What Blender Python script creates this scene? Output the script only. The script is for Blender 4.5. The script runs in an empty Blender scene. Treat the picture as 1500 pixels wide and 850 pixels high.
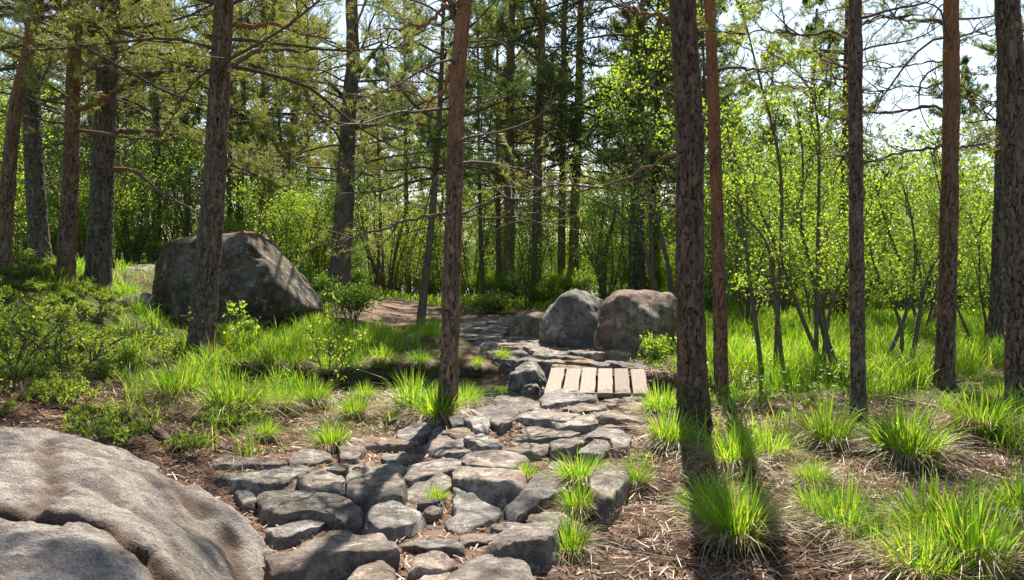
import bpy, bmesh, math, random
import numpy as np
from mathutils import Vector
R = math.radians
S = bpy.context.scene
COL = S.collection

# ------------------------------------------------------------------ camera, sky, sun, exposure
CAM = np.array([0.0, 0.0, 1.6]); FPX = 1250.0; PITCH = math.atan(55 / FPX)
cd = bpy.data.cameras.new('camera'); cam = bpy.data.objects.new('camera', cd); COL.objects.link(cam)
cd.sensor_width = 36; cd.lens = 36 * FPX / 1500; cd.clip_start = .05; cd.clip_end = 9000
cam.location = CAM; cam.rotation_euler = (R(90) - PITCH, 0, 0)
S.camera = cam
SUN_EL, SUN_AZ = R(50), R(8)            # azimuth clockwise from +Y
w = bpy.data.worlds.new('World'); S.world = w; w.use_nodes = True
nt = w.node_tree; nt.nodes.clear()
sky = nt.nodes.new('ShaderNodeTexSky'); sky.sky_type = 'NISHITA'; sky.sun_disc = False
sky.sun_elevation = SUN_EL; sky.sun_rotation = SUN_AZ; sky.air_density = 1.0; sky.dust_density = 1.0; sky.ozone_density = 1.0
bg = nt.nodes.new('ShaderNodeBackground'); bg.inputs[1].default_value = .08
wo = nt.nodes.new('ShaderNodeOutputWorld'); nt.links.new(sky.outputs[0], bg.inputs[0]); nt.links.new(bg.outputs[0], wo.inputs[0])
sd = bpy.data.lights.new('sun', 'SUN'); sd.energy = 5.0; sd.angle = R(.53); sd.color = (1, .94, .86)
sun = bpy.data.objects.new('sun', sd); COL.objects.link(sun)
_sv = Vector((math.sin(SUN_AZ) * math.cos(SUN_EL), math.cos(SUN_AZ) * math.cos(SUN_EL), math.sin(SUN_EL)))
sun.rotation_euler = _sv.to_track_quat('Z', 'Y').to_euler(); sun.location = (0, 0, 30)
vs = S.view_settings; vs.view_transform = 'Standard'; vs.look = 'None'; vs.exposure = 1.3; vs.gamma = 1; vs.use_curve_mapping = False
vs.use_white_balance = True; vs.white_balance_temperature = 6700; vs.white_balance_tint = 10
S.cycles.max_bounces = 6; S.cycles.diffuse_bounces = 3; S.cycles.glossy_bounces = 2; S.cycles.transmission_bounces = 3
S.cycles.caustics_reflective = False; S.cycles.caustics_refractive = False

# ------------------------------------------------------------------ helpers
def sm(a, b, x):
    t = np.clip((np.asarray(x, float) - a) / (b - a), 0, 1); return t * t * (3 - 2 * t)
def _h(i, j, k, s):
    n = (i * 374761393 + j * 668265263 + k * 2147483647 + s * 974634777) & 0xffffffff
    n = ((n ^ (n >> 13)) * 1274126177) & 0xffffffff
    return ((n ^ (n >> 16)) & 0xffff) / 65535.0
def vnoise(p, s=0):
    p = np.asarray(p, float); f = np.floor(p).astype(np.int64); t = p - f; t = t * t * (3 - 2 * t)
    o = 0
    for a in (0, 1):
        for b in (0, 1):
            for c in (0, 1):
                wgt = (t[..., 0] if a else 1 - t[..., 0]) * (t[..., 1] if b else 1 - t[..., 1]) * (t[..., 2] if c else 1 - t[..., 2])
                o = o + wgt * _h(f[..., 0] + a, f[..., 1] + b, f[..., 2] + c, s)
    return o * 2 - 1
def fbm(p, octv=4, s=0, gain=.5):
    p = np.asarray(p, float); o = 0; a = 1
    for i in range(octv):
        o = o + a * vnoise(p * 2 ** i + 17.3 * i, s + i); a *= gain
    return o
def nrm(v): return v / (np.linalg.norm(v, axis=-1, keepdims=True) + 1e-9)
def ray(u, v):
    x, y = (u - 750) / FPX, (425 - v) / FPX
    c, s = math.cos(PITCH), math.sin(PITCH)
    return np.array([x, y * s + c, y * c - s])
def at(u, v, Y): d = ray(u, v); return CAM + d * (Y / d[1])          # a photo ray cut at distance Y
def onz(u, v, z): d = ray(u, v); return CAM + d * ((z - CAM[2]) / d[2])

def mesh(name, V, polys, mats, smooth=True):
    """polys: list of (faces (m,k) int array, material index)"""
    me = bpy.data.meshes.new(name); V = np.asarray(V, np.float32)
    me.vertices.add(len(V)); me.vertices.foreach_set('co', V.ravel())
    li, ls, mi, c = [], [], [], 0
    for F, m in polys:
        F = np.asarray(F, np.int32)
        if len(F) == 0: continue
        k = F.shape[1]; li.append(F.ravel()); ls.append(np.arange(len(F), dtype=np.int32) * k + c); c += F.size; mi.append(np.full(len(F), m, np.int32))
    li, ls, mi = np.concatenate(li), np.concatenate(ls), np.concatenate(mi)
    me.loops.add(len(li)); me.loops.foreach_set('vertex_index', li)
    me.polygons.add(len(ls)); me.polygons.foreach_set('loop_start', ls); me.polygons.foreach_set('material_index', mi)
    me.polygons.foreach_set('use_smooth', np.full(len(ls), smooth, bool))
    for m in mats: me.materials.append(m)
    me.update(calc_edges=True); me.validate()
    return me
class MB:                                                             # collects shapes for ONE mesh
    def __init__(s): s.V = []; s.P = []; s.n = 0
    def add(s, V, F, m=0):
        s.V.append(np.asarray(V, float).reshape(-1, 3)); s.P.append((np.asarray(F) + s.n, m)); s.n += len(s.V[-1])
    def data(s, name, mats, smooth=True): return mesh(name, np.concatenate(s.V), s.P, mats, smooth)
def link(name, data, parent=None, loc=None):
    o = bpy.data.objects.new(name, data); COL.objects.link(o)
    if parent: o.parent = parent
    if loc is not None: o.location = loc
    return o
def tag(o, label=None, cat=None, group=None, kind=None):
    for k, v in (('label', label), ('category', cat), ('group', group), ('kind', kind)):
        if v: o[k] = v
    return o
def copy_tree(o, parent=None):
    c = o.copy(); COL.objects.link(c); c.parent = parent
    for ch in o.children: copy_tree(ch, c)
    return c

def tubes(P, rad, sides=5):
    """many tubes at once: P (B,n,3), rad (B,n) -> verts, quads"""
    P = np.asarray(P, float); rad = np.asarray(rad, float); B, n, _ = P.shape
    T = np.empty_like(P); T[:, 1:-1] = P[:, 2:] - P[:, :-2]; T[:, 0] = P[:, 1] - P[:, 0]; T[:, -1] = P[:, -1] - P[:, -2]; T = nrm(T)
    ref = np.where(np.abs(T[:, :1, 2:3]) > .8, np.array([1., 0, 0]), np.array([0, 0, 1.])); ref = np.broadcast_to(ref, T.shape)
    X = nrm(np.cross(ref, T)); Y = np.cross(T, X)
    a = np.arange(sides) * 2 * math.pi / sides
    V = P[:, :, None] + rad[:, :, None, None] * (np.cos(a)[None, None, :, None] * X[:, :, None] + np.sin(a)[None, None, :, None] * Y[:, :, None])
    idx = np.arange(B * n * sides).reshape(B, n, sides)
    A, Bq = idx[:, :-1], idx[:, 1:]
    F = np.stack([A, np.roll(A, -1, 2), np.roll(Bq, -1, 2), Bq], -1).reshape(-1, 4)
    return V.reshape(-1, 3), F
def resample(P, n):
    P = np.asarray(P, float); s = np.r_[0, np.cumsum(np.linalg.norm(np.diff(P, axis=0), axis=1))]
    t = np.linspace(0, s[-1], n); return np.stack([np.interp(t, s, P[:, k]) for k in range(P.shape[1])], 1)
def spline(P, n):
    P = np.asarray(P, float); Q = resample(P, n)
    for _ in range(max(2, n // (2 * len(P)))): Q[1:-1] = .25 * Q[:-2] + .5 * Q[1:-1] + .25 * Q[2:]
    return Q
def inpoly(x, y, P):
    P = np.asarray(P); r = np.zeros(np.shape(x), bool); j = len(P) - 1
    for i in range(len(P)):
        c = (P[i, 1] > y) != (P[j, 1] > y)
        r ^= c & (x < (P[j, 0] - P[i, 0]) * (y - P[i, 1]) / (P[j, 1] - P[i, 1] + 1e-12) + P[i, 0]); j = i
    return r
def segdist(x, y, P, closed=False):
    P = np.asarray(P, float); d = np.full(np.shape(x), 1e9)
    m = len(P) if closed else len(P) - 1
    for i in range(m):
        a, b = P[i], P[(i + 1) % len(P)]; e = b - a
        t = np.clip(((x - a[0]) * e[0] + (y - a[1]) * e[1]) / (e @ e + 1e-12), 0, 1)
        d = np.minimum(d, np.hypot(x - a[0] - t * e[0], y - a[1] - t * e[1]))
    return d

# ------------------------------------------------------------------ materials
class NT:
    def __init__(s, name):
        s.m = bpy.data.materials.new(name); s.m.use_nodes = True; s.t = s.m.node_tree; s.t.nodes.clear()
        s.out = s.t.nodes.new('ShaderNodeOutputMaterial'); s.tc = s.t.nodes.new('ShaderNodeTexCoord')
    def n(s, ty, **kw):
        o = s.t.nodes.new('ShaderNode' + ty)
        for k, v in kw.items(): setattr(o, k, v)
        return o
    def l(s, a, b): s.t.links.new(a, b)
    def coord(s, scale=(1, 1, 1), src='Object'):
        m = s.n('Mapping'); m.inputs['Scale'].default_value = scale; s.l(s.tc.outputs[src], m.inputs[0]); return m.outputs[0]
    def noise(s, sc, det=5, rough=.6, vec=None, dist=0):
        o = s.n('TexNoise'); o.inputs['Scale'].default_value = sc; o.inputs['Detail'].default_value = det; o.inputs['Roughness'].default_value = rough; o.inputs['Distortion'].default_value = dist
        s.l(vec if vec is not None else s.tc.outputs['Object'], o.inputs['Vector']); return o.outputs['Fac']
    def voro(s, sc, vec=None, feature='F1', out='Distance', rnd=1):
        o = s.n('TexVoronoi', feature=feature); o.inputs['Scale'].default_value = sc; o.inputs['Randomness'].default_value = rnd
        s.l(vec if vec is not None else s.tc.outputs['Object'], o.inputs['Vector']); return o.outputs[out]
    def ramp(s, fac, stops):
        o = s.n('ValToRGB'); e = o.color_ramp.elements
        while len(e) < len(stops): e.new(.5)
        for q, (p, c) in zip(e, stops): q.position = p; q.color = (*c, 1) if not np.isscalar(c) else (c, c, c, 1)
        s.l(fac, o.inputs[0]); return o.outputs[0]
    def mix(s, fac, a, b, mode='MIX'):
        o = s.n('Mix', data_type='RGBA', blend_type=mode)
        for i, v in ((0, fac), (6, a), (7, b)):
            if hasattr(v, 'is_linked'): s.l(v, o.inputs[i])
            else: o.inputs[i].default_value = v if np.isscalar(v) else (*v, 1)
        return o.outputs[2]
    def math(s, op, a, b=0.):
        o = s.n('Math', operation=op)
        for i, v in enumerate((a, b)):
            if hasattr(v, 'is_linked'): s.l(v, o.inputs[i])
            else: o.inputs[i].default_value = v
        return o.outputs[0]
    def bump(s, h, st=.5, d=.02, nrm_=None):
        o = s.n('Bump'); o.inputs['Strength'].default_value = st; o.inputs['Distance'].default_value = d; s.l(h, o.inputs['Height'])
        if nrm_: s.l(nrm_, o.inputs['Normal'])
        return o.outputs[0]
    def pbsdf(s, col, rough=.8, normal=None, spec=.3):
        o = s.n('BsdfPrincipled')
        if hasattr(col, 'is_linked'): s.l(col, o.inputs['Base Color'])
        else: o.inputs['Base Color'].default_value = (*col, 1)
        if hasattr(rough, 'is_linked'): s.l(rough, o.inputs['Roughness'])
        else: o.inputs['Roughness'].default_value = rough
        o.inputs['Specular IOR Level'].default_value = spec
        if normal: s.l(normal, o.inputs['Normal'])
        s.l(o.outputs[0], s.out.inputs[0]); return s.m
    def isl(s): return s.n('NewGeometry').outputs['Random Per Island']
    def up(s):
        x = s.n('SeparateXYZ'); s.l(s.n('NewGeometry').outputs['Normal'], x.inputs[0]); return x.outputs[2]
    def obrand(s): return s.n('ObjectInfo').outputs['Random']

def leaf_mat(name, cols, trans=.5, gloss=.06, tcol=1.0):
    t = NT(name); c = t.ramp(t.isl(), [(i / (len(cols) - 1), q) for i, q in enumerate(cols)])
    d = t.n('BsdfDiffuse'); r = t.n('BsdfTranslucent'); t.l(c, d.inputs[0])
    t.l(t.mix(1.0, c, (1.25 * tcol, 1.15 * tcol, .55 * tcol), 'MULTIPLY'), r.inputs[0])
    m = t.n('MixShader'); m.inputs[0].default_value = trans; t.l(d.outputs[0], m.inputs[1]); t.l(r.outputs[0], m.inputs[2])
    g = t.n('BsdfGlossy'); g.inputs['Roughness'].default_value = .42; g.inputs[0].default_value = (1, 1, 1, 1)
    m2 = t.n('MixShader'); m2.inputs[0].default_value = gloss; t.l(m.outputs[0], m2.inputs[1]); t.l(g.outputs[0], m2.inputs[2])
    t.l(m2.outputs[0], t.out.inputs[0]); return t.m

def rock_mat(name, light, dark, moss=0., stain=0., litter=0., sc=1.0):
    t = NT(name); v = t.n('Mapping'); 
    add = t.n('VectorMath', operation='ADD'); cmb = t.n('CombineXYZ'); r = t.math('MULTIPLY', t.obrand(), 37.); t.l(r, cmb.inputs[0]); t.l(r, cmb.inputs[1])
    t.l(t.tc.outputs['Object'], add.inputs[0]); t.l(cmb.outputs[0], add.inputs[1]); vec = add.outputs[0]
    big = t.noise(1.6 * sc, 6, .62, vec); mid = t.noise(9 * sc, 6, .7, vec); fine = t.noise(95 * sc, 3, .7, vec)
    c = t.mix(t.ramp(big, [(.36, 0.), (.64, 1.)]), dark, light)
    c = t.mix(t.ramp(mid, [(.42, .8), (.58, 0.)]), c, tuple(.45 * a for a in dark))
    c = t.mix(t.ramp(t.noise(3.5 * sc, 7, .72, vec), [(.52, 0.), (.6, .55)]), c, tuple(.4 * a for a in dark))
    c = t.mix(.55, c, t.ramp(fine, [(.33, .25), (.5, .85), (.7, 1.25)]), 'MULTIPLY')
    lich = t.ramp(t.noise(5.5 * sc, 8, .75, vec), [(.575, 0.), (.6, .6)])
    c = t.mix(lich, c, tuple(min(1, 1.25 * a) for a in light))
    if stain: c = t.mix(t.ramp(t.noise(2.3 * sc, 6, .7, vec), [(.5, 0.), (.66, stain)]), c, (.16, .075, .04))
    if moss:
        mm = t.math('MULTIPLY', t.ramp(t.noise(3.2 * sc, 7, .72, vec), [(.5, 0.), (.6, 1.)]), moss)
        c = t.mix(mm, c, (.045, .06, .018))
    if litter:
        lm = t.math('MULTIPLY', t.ramp(t.up(), [(.72, 0.), (.9, 1.)]), t.ramp(t.noise(2.8, 7, .7, vec), [(.47, 0.), (.56, litter)]))
        c = t.mix(lm, c, (.2, .095, .05))
    hs = t.n('HueSaturation'); t.l(c, hs.inputs['Color']); t.l(t.math('ADD', t.math('MULTIPLY', t.obrand(), .5), .82), hs.inputs['Value']); t.l(t.math('ADD', t.math('MULTIPLY', t.math('FRACT', t.math('MULTIPLY', t.obrand(), 7.3)), .7), .85), hs.inputs['Saturation']); c = hs.outputs[0]
    h = t.math('ADD', t.math('MULTIPLY', mid, .7), t.math('MULTIPLY', fine, .25)); h = t.math('ADD', h, t.math('MULTIPLY', t.voro(4.5 * sc, vec, 'F1'), .35))
    h = t.math('ADD', h, t.math('MULTIPLY', t.noise(30 * sc, 6, .75, vec), .5))
    return t.pbsdf(c, .85, t.bump(h, .95, .045 / sc), .2)

def bark_mat(name, lo, hi=None, z0=3., z1=6., crack=(.022, .015, .012), sc=1.0, moss=0., plates=True):
    t = NT(name)
    fine = t.noise(60, 5, .7, t.coord((1, 1, .45))); ridge = t.noise(30 * sc, 6, .65, t.coord((1, 1, .22)), .5)
    if plates:
        pa = t.n('Attribute', attribute_name='plate').outputs['Fac']; ca = t.n('Attribute', attribute_name='cell').outputs['Fac']
    else: pa = t.ramp(ridge, [(.3, .25), (.52, 1.)]); ca = t.noise(9, 3)
    c = t.mix(ca, tuple(.55 * a for a in lo), tuple(1.5 * a for a in lo))
    c = t.mix(t.ramp(ridge, [(.35, .8), (.58, 0.)]), c, tuple(.45 * a for a in lo))
    c = t.mix(t.ramp(fine, [(.5, 0.), (.68, .5)]), c, tuple(min(1, 1.6 * a) for a in lo))
    cf = None
    if hi:
        sx = t.n('SeparateXYZ'); t.l(t.tc.outputs['Object'], sx.inputs[0])
        zz = t.math('ADD', sx.outputs[2], t.math('MULTIPLY', t.math('SUBTRACT', t.noise(3, 4), .5), 2.2))
        mr = t.n('MapRange'); t.l(zz, mr.inputs[0]); mr.inputs[1].default_value = z0; mr.inputs[2].default_value = z1
        c = t.mix(mr.outputs[0], c, t.mix(fine, tuple(.55 * a for a in hi), tuple(1.25 * a for a in hi)))
        cf = t.math('SUBTRACT', 1., t.math('MULTIPLY', mr.outputs[0], .5))
    ck = t.ramp(pa, [(.1, .95), (.75, 0.)])
    if cf: ck = t.math('MULTIPLY', ck, cf)
    c = t.mix(t.ramp(t.noise(8, 8, .78), [(.55, 0.), (.62, .5)]), c, (.21, .21, .18))   # grey lichen flecks
    c = t.mix(ck, c, crack)
    if moss:
        sx = t.n('SeparateXYZ'); t.l(t.tc.outputs['Object'], sx.inputs[0])
        mr = t.n('MapRange'); t.l(t.math('ADD', sx.outputs[2], t.math('MULTIPLY', t.noise(5, 4), -.9)), mr.inputs[0]); mr.inputs[1].default_value = .1; mr.inputs[2].default_value = -.35
        c = t.mix(t.math('MULTIPLY', mr.outputs[0], moss), c, (.05, .065, .02))
    h = t.math('ADD', t.math('MULTIPLY', ridge, .8), t.math('MULTIPLY', fine, .5))
    return t.pbsdf(c, .92, t.bump(h, 1.0, .02), .12)

M = {}
M['needles'] = leaf_mat('pine needles', [(.10, .15, .04), (.17, .22, .06), (.26, .29, .10), (.20, .205, .075)], .46, .04, 1.35)
M['needles_dark'] = leaf_mat('dark needles', [(.055, .105, .035), (.09, .155, .045), (.13, .19, .06)], .42, .03, 1.15)
M['leaf'] = leaf_mat('fresh leaf', [(.15, .27, .03), (.22, .35, .04), (.31, .42, .075), (.19, .3, .03)], .55, .035, 1.25)
M['leaf_dark'] = leaf_mat('green leaf', [(.075, .17, .02), (.13, .25, .03), (.19, .31, .05)], .5, .035, 1.25)
M['bilberry'] = leaf_mat('bilberry leaf', [(.12, .24, .02), (.19, .33, .025), (.28, .39, .05), (.26, .28, .05)], .55, .03, 1.25)
M['grass'] = leaf_mat('grass blade', [(.085, .22, .012), (.13, .30, .018), (.19, .38, .02), (.28, .43, .04), (.40, .38, .12)], .55, .03, 1.25)
M['straw'] = leaf_mat('dead grass', [(0.253, 0.172, 0.098), (0.391, 0.287, 0.172), (0.483, 0.368, 0.230), (0.196, 0.127, 0.075)], .25, .04)
M['litter'] = leaf_mat('pine litter', [(0.149, 0.075, 0.040), (0.253, 0.138, 0.075), (0.345, 0.218, 0.127), (0.092, 0.052, 0.034)], .1, .03)
M['flower'] = leaf_mat('white petal', [(.7, .7, .66), (.8, .8, .78)], .3, .02)
M['bark'] = bark_mat('pine bark', (.175, .13, .095), (.29, .15, .08), 4.0, 8.0)
M['bark_grey'] = bark_mat('grey pine bark', (.15, .125, .10), (.23, .14, .09), 5.5, 9.5)
M['bark_warm'] = bark_mat('warm pine bark', (.19, .13, .088), (.31, .155, .08), 1.6, 4.2)
M['bark_orange'] = bark_mat('orange pine bark', (.19, .11, .07), (.34, .15, .075), 1.5, 4.5, sc=1.3)
M['bark_moss'] = bark_mat('mossy pine bark', (.15, .10, .073), (.22, .13, .08), 5., 9., moss=.9)
M['bark_birch'] = bark_mat('dark shrub bark', (.165, .13, .098), None, sc=2.2, plates=False)
M['branch_grey'] = bark_mat('grey branch bark', (.15, .125, .10), None, sc=1.8, plates=False); M['branch_warm'] = bark_mat('brown branch bark', (.21, .135, .09), None, sc=1.8, plates=False)
M['twig'] = NT('twig').pbsdf((.11, .075, .055), .9)
M['branch_o'] = bark_mat('orange branch bark', (.32, .15, .08), None, sc=1.8, crack=(.09, .045, .03), plates=False)
M['granite'] = rock_mat('granite', (0.442, 0.403, 0.358), (0.260, 0.234, 0.202), 0., .25)
M['granite_warm'] = rock_mat('granite warm', (0.455, 0.397, 0.332), (0.273, 0.227, 0.189), .0, .35)
M['granite_grey'] = rock_mat('granite grey', (.42, .39, .345), (.225, .20, .17), .12, .15)
M['boulder'] = rock_mat('mossy boulder', (.36, .33, .29), (.115, .098, .08), .6, .4, 0.9, sc=.6)
M['boulder_b'] = rock_mat('grey boulder', (0.540, 0.520, 0.486), (0.297, 0.277, 0.257), .25, .2, sc=.8)
M['boulder_c'] = rock_mat('brown boulder', (0.372, 0.324, 0.276), (0.168, 0.138, 0.114), .4, .3, .3, sc=.8)

def ground_mat():
    t = NT('forest floor'); P = t.tc.outputs['Object']
    big = t.noise(.55, 6, .6); mid = t.noise(4, 7, .7); fine = t.noise(38, 6, .75)
    c = t.ramp(fine, [(.3, (.045, .027, .02)), (.48, (.15, .09, .062)), (.62, (.25, .165, .12)), (.75, (.34, .25, .18))])
    c = t.mix(t.ramp(mid, [(.42, .8), (.6, 0.)]), c, (.05, .032, .024))
    at_ = t.n('Attribute', attribute_name='zone'); sx = t.n('SeparateColor'); t.l(at_.outputs['Color'], sx.inputs[0])
    g = t.math('MULTIPLY', sx.outputs[0], t.ramp(mid, [(.3, .35), (.6, 1.)]))
    c = t.mix(g, c, t.mix(fine, (.05, .075, .014), (.13, .16, .04)))
    c = t.mix(sx.outputs[1], c, t.mix(fine, (.018, .014, .010), (.055, .04, .028)))
    c = t.mix(t.math('MULTIPLY', sx.outputs[2], .85), c, t.mix(fine, (.12, .075, .05), (.36, .25, .18)))
    h = t.math('ADD', t.math('MULTIPLY', mid, .6), t.math('MULTIPLY', fine, .5))
    return t.pbsdf(c, .95, t.bump(h, .9, .05), .1)
M['ground'] = ground_mat()
def slab_mat():
    t = NT('granite slab rock'); big = t.noise(1.1, 6, .6); mid = t.noise(7, 7, .7); fine = t.noise(110, 3, .7)
    c = t.mix(t.ramp(big, [(.38, 0.), (.62, 1.)]), (.33, .29, .25), (.45, .405, .35))
    c = t.mix(t.ramp(mid, [(.40, .6), (.56, 0.)]), c, (.13, .108, .092))
    c = t.mix(.75, c, t.ramp(fine, [(.33, .3), (.5, .95), (.7, 1.45)]), 'MULTIPLY')
    c = t.mix(t.ramp(t.noise(3.2, 8, .75), [(.56, 0.), (.62, .4)]), c, (.085, .075, .065))
    c = t.mix(t.ramp(t.noise(4.5, 9, .8), [(.6, 0.), (.63, .6)]), c, (.36, .34, .30))
    c = t.mix(t.ramp(t.noise(2.1, 7, .7), [(.57, 0.), (.68, .5)]), c, (.22, .145, .09))
    a = t.n('Attribute', attribute_name='crack')
    cm = t.math('MULTIPLY', a.outputs['Fac'], t.ramp(t.noise(14, 6, .8), [(.3, .45), (.55, 1.)]))
    c = t.mix(cm, c, t.mix(fine, (.035, .02, .012), (.17, .095, .05)))
    h = t.math('ADD', t.math('MULTIPLY', mid, .8), t.math('MULTIPLY', fine, .3)); h = t.math('ADD', h, t.math('MULTIPLY', t.noise(28, 7, .75), .6))
    h = t.math('SUBTRACT', h, t.math('MULTIPLY', t.ramp(t.voro(23, None, 'F1'), [(.0, 1.), (.22, 0.)]), .25))
    return t.pbsdf(c, .85, t.bump(h, 1., .04), .2)
M['slab'] = slab_mat()
def wood_mat():
    t = NT('weathered plank'); v = t.coord((14, .9, 14))
    g = t.noise(5, 6, .65, v, .6); f = t.noise(40, 4, .7, t.coord((6, .6, 6)))
    c = t.ramp(g, [(.3, (.15, .112, .084)), (.5, (.235, .18, .138)), (.7, (.295, .24, .195))])
    c = t.mix(t.ramp(f, [(.35, .6), (.5, 0.)]), c, (.12, .085, .065))
    hsv = t.n('HueSaturation'); t.l(c, hsv.inputs['Color']); t.l(t.math('ADD', t.math('MULTIPLY', t.obrand(), .45), .74), hsv.inputs['Value'])
    return t.pbsdf(hsv.outputs[0], .75, t.bump(t.math('ADD', g, f), .5, .004), .25)
M['wood'] = wood_mat()
M['beam'] = NT('dark beam').pbsdf((.07, .048, .034), .9)
def water_mat(name, col, rough=.02, bump=.03, sc=9):
    t = NT(name); n = t.noise(sc, 3, .5)
    return t.pbsdf(col, rough, t.bump(n, bump, .02), .5)
M['water'] = water_mat('stream water', (.012, .012, .008))
M['lake'] = water_mat('lake water', (.02, .045, .07), .12, .25, .02)
M['hill'] = NT('wooded hill').pbsdf((.05, .075, .06), .95)

# ------------------------------------------------------------------ terrain
DITCH = np.array([(4.6, 9.9), (3.0, 10.3), (1.8, 10.5), (.6, 10.75), (-.4, 11.1), (-1.6, 11.05), (-2.8, 11.1), (-3.8, 11.3)])
def h_base(x, y):
    t = np.clip((-x - 2.8) / 6.2, 0, 1)
    h = 1.15 * (t * .6 + .4 * t * t * (3 - 2 * t)) * sm(4, 9, y) * (1 - .75 * sm(22, 45, y))
    y0 = 27 - 8 * sm(2, 10, x)
    d = np.maximum(0, y - y0); h = h - np.minimum(.11 * d * d / (d + 6), 17)
    return h
CTRL = [(2, 395, 13), (95, 415, 14), (60, 388, 17.5), (140, 430, 15.5), (340, 484, 17), (292, 532, 12.5), (495, 437, 23), (550, 440, 26),
        (655, 612, 8.3), (50, 625, 6.6), (50, 565, 8.5), (200, 520, 12), (110, 470, 13), (1018, 640, 7.4), (1058, 575, 9.75), (1258, 630, 7.7),
        (1383, 570, 10), (1490, 600, 8.7), (1460, 520, 13.3), (935, 524, 13.3), (700, 472, 20), (850, 650, 7.1), (430, 680, 6.5), (850, 845, 4.2), (1200, 800, 4.7), (560, 500, 15.4), (220, 470, 17)]
_cp = np.array([at(*c) for c in CTRL]); _sg = 1.9
_K = np.exp(-((_cp[:, None, :2] - _cp[None, :, :2]) ** 2).sum(-1) / (2 * _sg ** 2))
_wt = np.linalg.solve(_K + .05 * np.eye(len(_cp)), _cp[:, 2] - h_base(_cp[:, 0], _cp[:, 1]))
POOLP = np.array([(-.7, 11.6), (-.42, 10.3), (-.12, 9.95), (.3, 10.6), (0, 11.9)])
def ditch(x, y): return np.minimum(segdist(x, y, DITCH), segdist(x, y, POOLP) + .12)
def H(x, y):
    x = np.asarray(x, float); y = np.asarray(y, float); h = h_base(x, y)
    for (a, b, _), q in zip(_cp, _wt): h = h + q * np.exp(-((x - a) ** 2 + (y - b) ** 2) / (2 * _sg ** 2))
    P = np.stack([x, y, 0 * x], -1); near = 1 - sm(30, 70, np.hypot(x, y))
    h = h + near * (.05 * fbm(P * .9, 3, 3) + .018 * fbm(P * 5, 3, 9))
    d = ditch(x, y); fade = sm(-4.4, -3.0, x) * (1 - sm(2.3, 3.2, x))
    d = d + .18 * vnoise(P * 2.3, 5); yc = np.interp(x, DITCH[::-1, 0], DITCH[::-1, 1]); steep = sm(-.1, .25, y - yc) * sm(.3, -.2, x)
    h = h + fade * steep * .1 * np.exp(-((d - 1.2) / .5) ** 2)
    h = h - fade * .55 * (1 - (sm(.35, 1.0, d) * (1 - steep) + steep * sm(.72, .9, d)))
    h = h - near * .12 * np.exp(-((x + .5) ** 2 / 1.2 + (y - 12.7) ** 2 / .8))
    return h
def Hs(x, y): return float(H(np.array([x]), np.array([y]))[0])
def hit(u, v):
    d = ray(u, v); t = np.linspace(2, 60, 1500); P = CAM + t[:, None] * d
    k = np.argmax(P[:, 2] < H(P[:, 0], P[:, 1])); return P[k]

def axis(lo, hi, st, far, gr=1.16):
    a = list(np.arange(lo, hi + 1e-6, st)); s = st; b = hi
    while b < far: s *= gr; b += s; a.append(b)
    s = st; b = lo; pre = []
    while b > -far: s *= gr; b -= s; pre.append(b)
    return np.array(pre[::-1] + a)
gx = axis(-9, 9, .075, 3500); gy = axis(1.8, 17, .075, 3500, 1.07); gy = gy[gy > -300]
X, Y = np.meshgrid(gx, gy); Z = H(X, Y)
PATH_PX = [(300, 870), (320, 760), (350, 700), (480, 662), (510, 640), (570, 632), (660, 606), (715, 592), (790, 582), (808, 542), (765, 533), (735, 512), (690, 495), (660, 482), (655, 468),
           (740, 466), (760, 488), (800, 500), (860, 512), (905, 522), (930, 541), (950, 578), (958, 592), (945, 625), (905, 652), (850, 668), (815, 700), (800, 740), (815, 770), (790, 830), (780, 870)]
PATH = np.array([onz(u, v, 0.02)[:2] for u, v in PATH_PX])
SLAB = np.array([(-.85, 1.3), (-.95, 3.0), (-1.13, 3.9), (-1.4, 4.6), (-1.75, 5.1), (-2.15, 5.6), (-2.5, 6.0), (-2.9, 6.35), (-3.6, 6.2), (-6.6, 6.2), (-7.2, 4), (-6, 1.1)])
ins = inpoly(X, Y, PATH); pd = segdist(X, Y, PATH, True); pathm = np.where(ins, 1, 1 - sm(0, .5, pd))
Pn = np.stack([X, Y, 0 * X], -1)
green = sm(-.25, .35, fbm(Pn * .7, 3, 21) + .5 * sm(9.6, 11.5, Y) * sm(.5, 2.5, X) + .5 * sm(-1.5, -4, X) + .3 * sm(14, 25, Y) - .55 * (X > .3) * (1 - sm(6, 8.5, Y)))
trail = (1 - sm(.6, 2.2, segdist(X, Y, np.array([at(690, 470, 20)[:2], at(600, 470, 20)[:2], at(560, 450, 24)[:2], at(545, 437, 27)[:2]])))) 
zr = green * (1 - pathm) * (1 - trail) * sm(.1, .9, np.where(inpoly(X, Y, SLAB), 0, segdist(X, Y, SLAB, True))); zg = (1 - sm(.5, 1.15, ditch(X, Y))) * sm(-4.4, -3, X) * (1 - sm(2.3, 3.2, X))
zb = np.maximum(pathm * .75, trail)
nx, ny = len(gx), len(gy); idx = np.arange(nx * ny).reshape(ny, nx)
F = np.stack([idx[:-1, :-1], idx[:-1, 1:], idx[1:, 1:], idx[1:, :-1]], -1).reshape(-1, 4)
me = mesh('ground', np.stack([X, Y, Z], -1).reshape(-1, 3), [(F, 0)], [M['ground']])
ca = me.attributes.new('zone', 'FLOAT_COLOR', 'POINT'); ca.data.foreach_set('color', np.stack([zr, zg, zb, np.ones_like(zr)], -1).astype(np.float32).ravel())
tag(link('ground', me), kind='structure')
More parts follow.
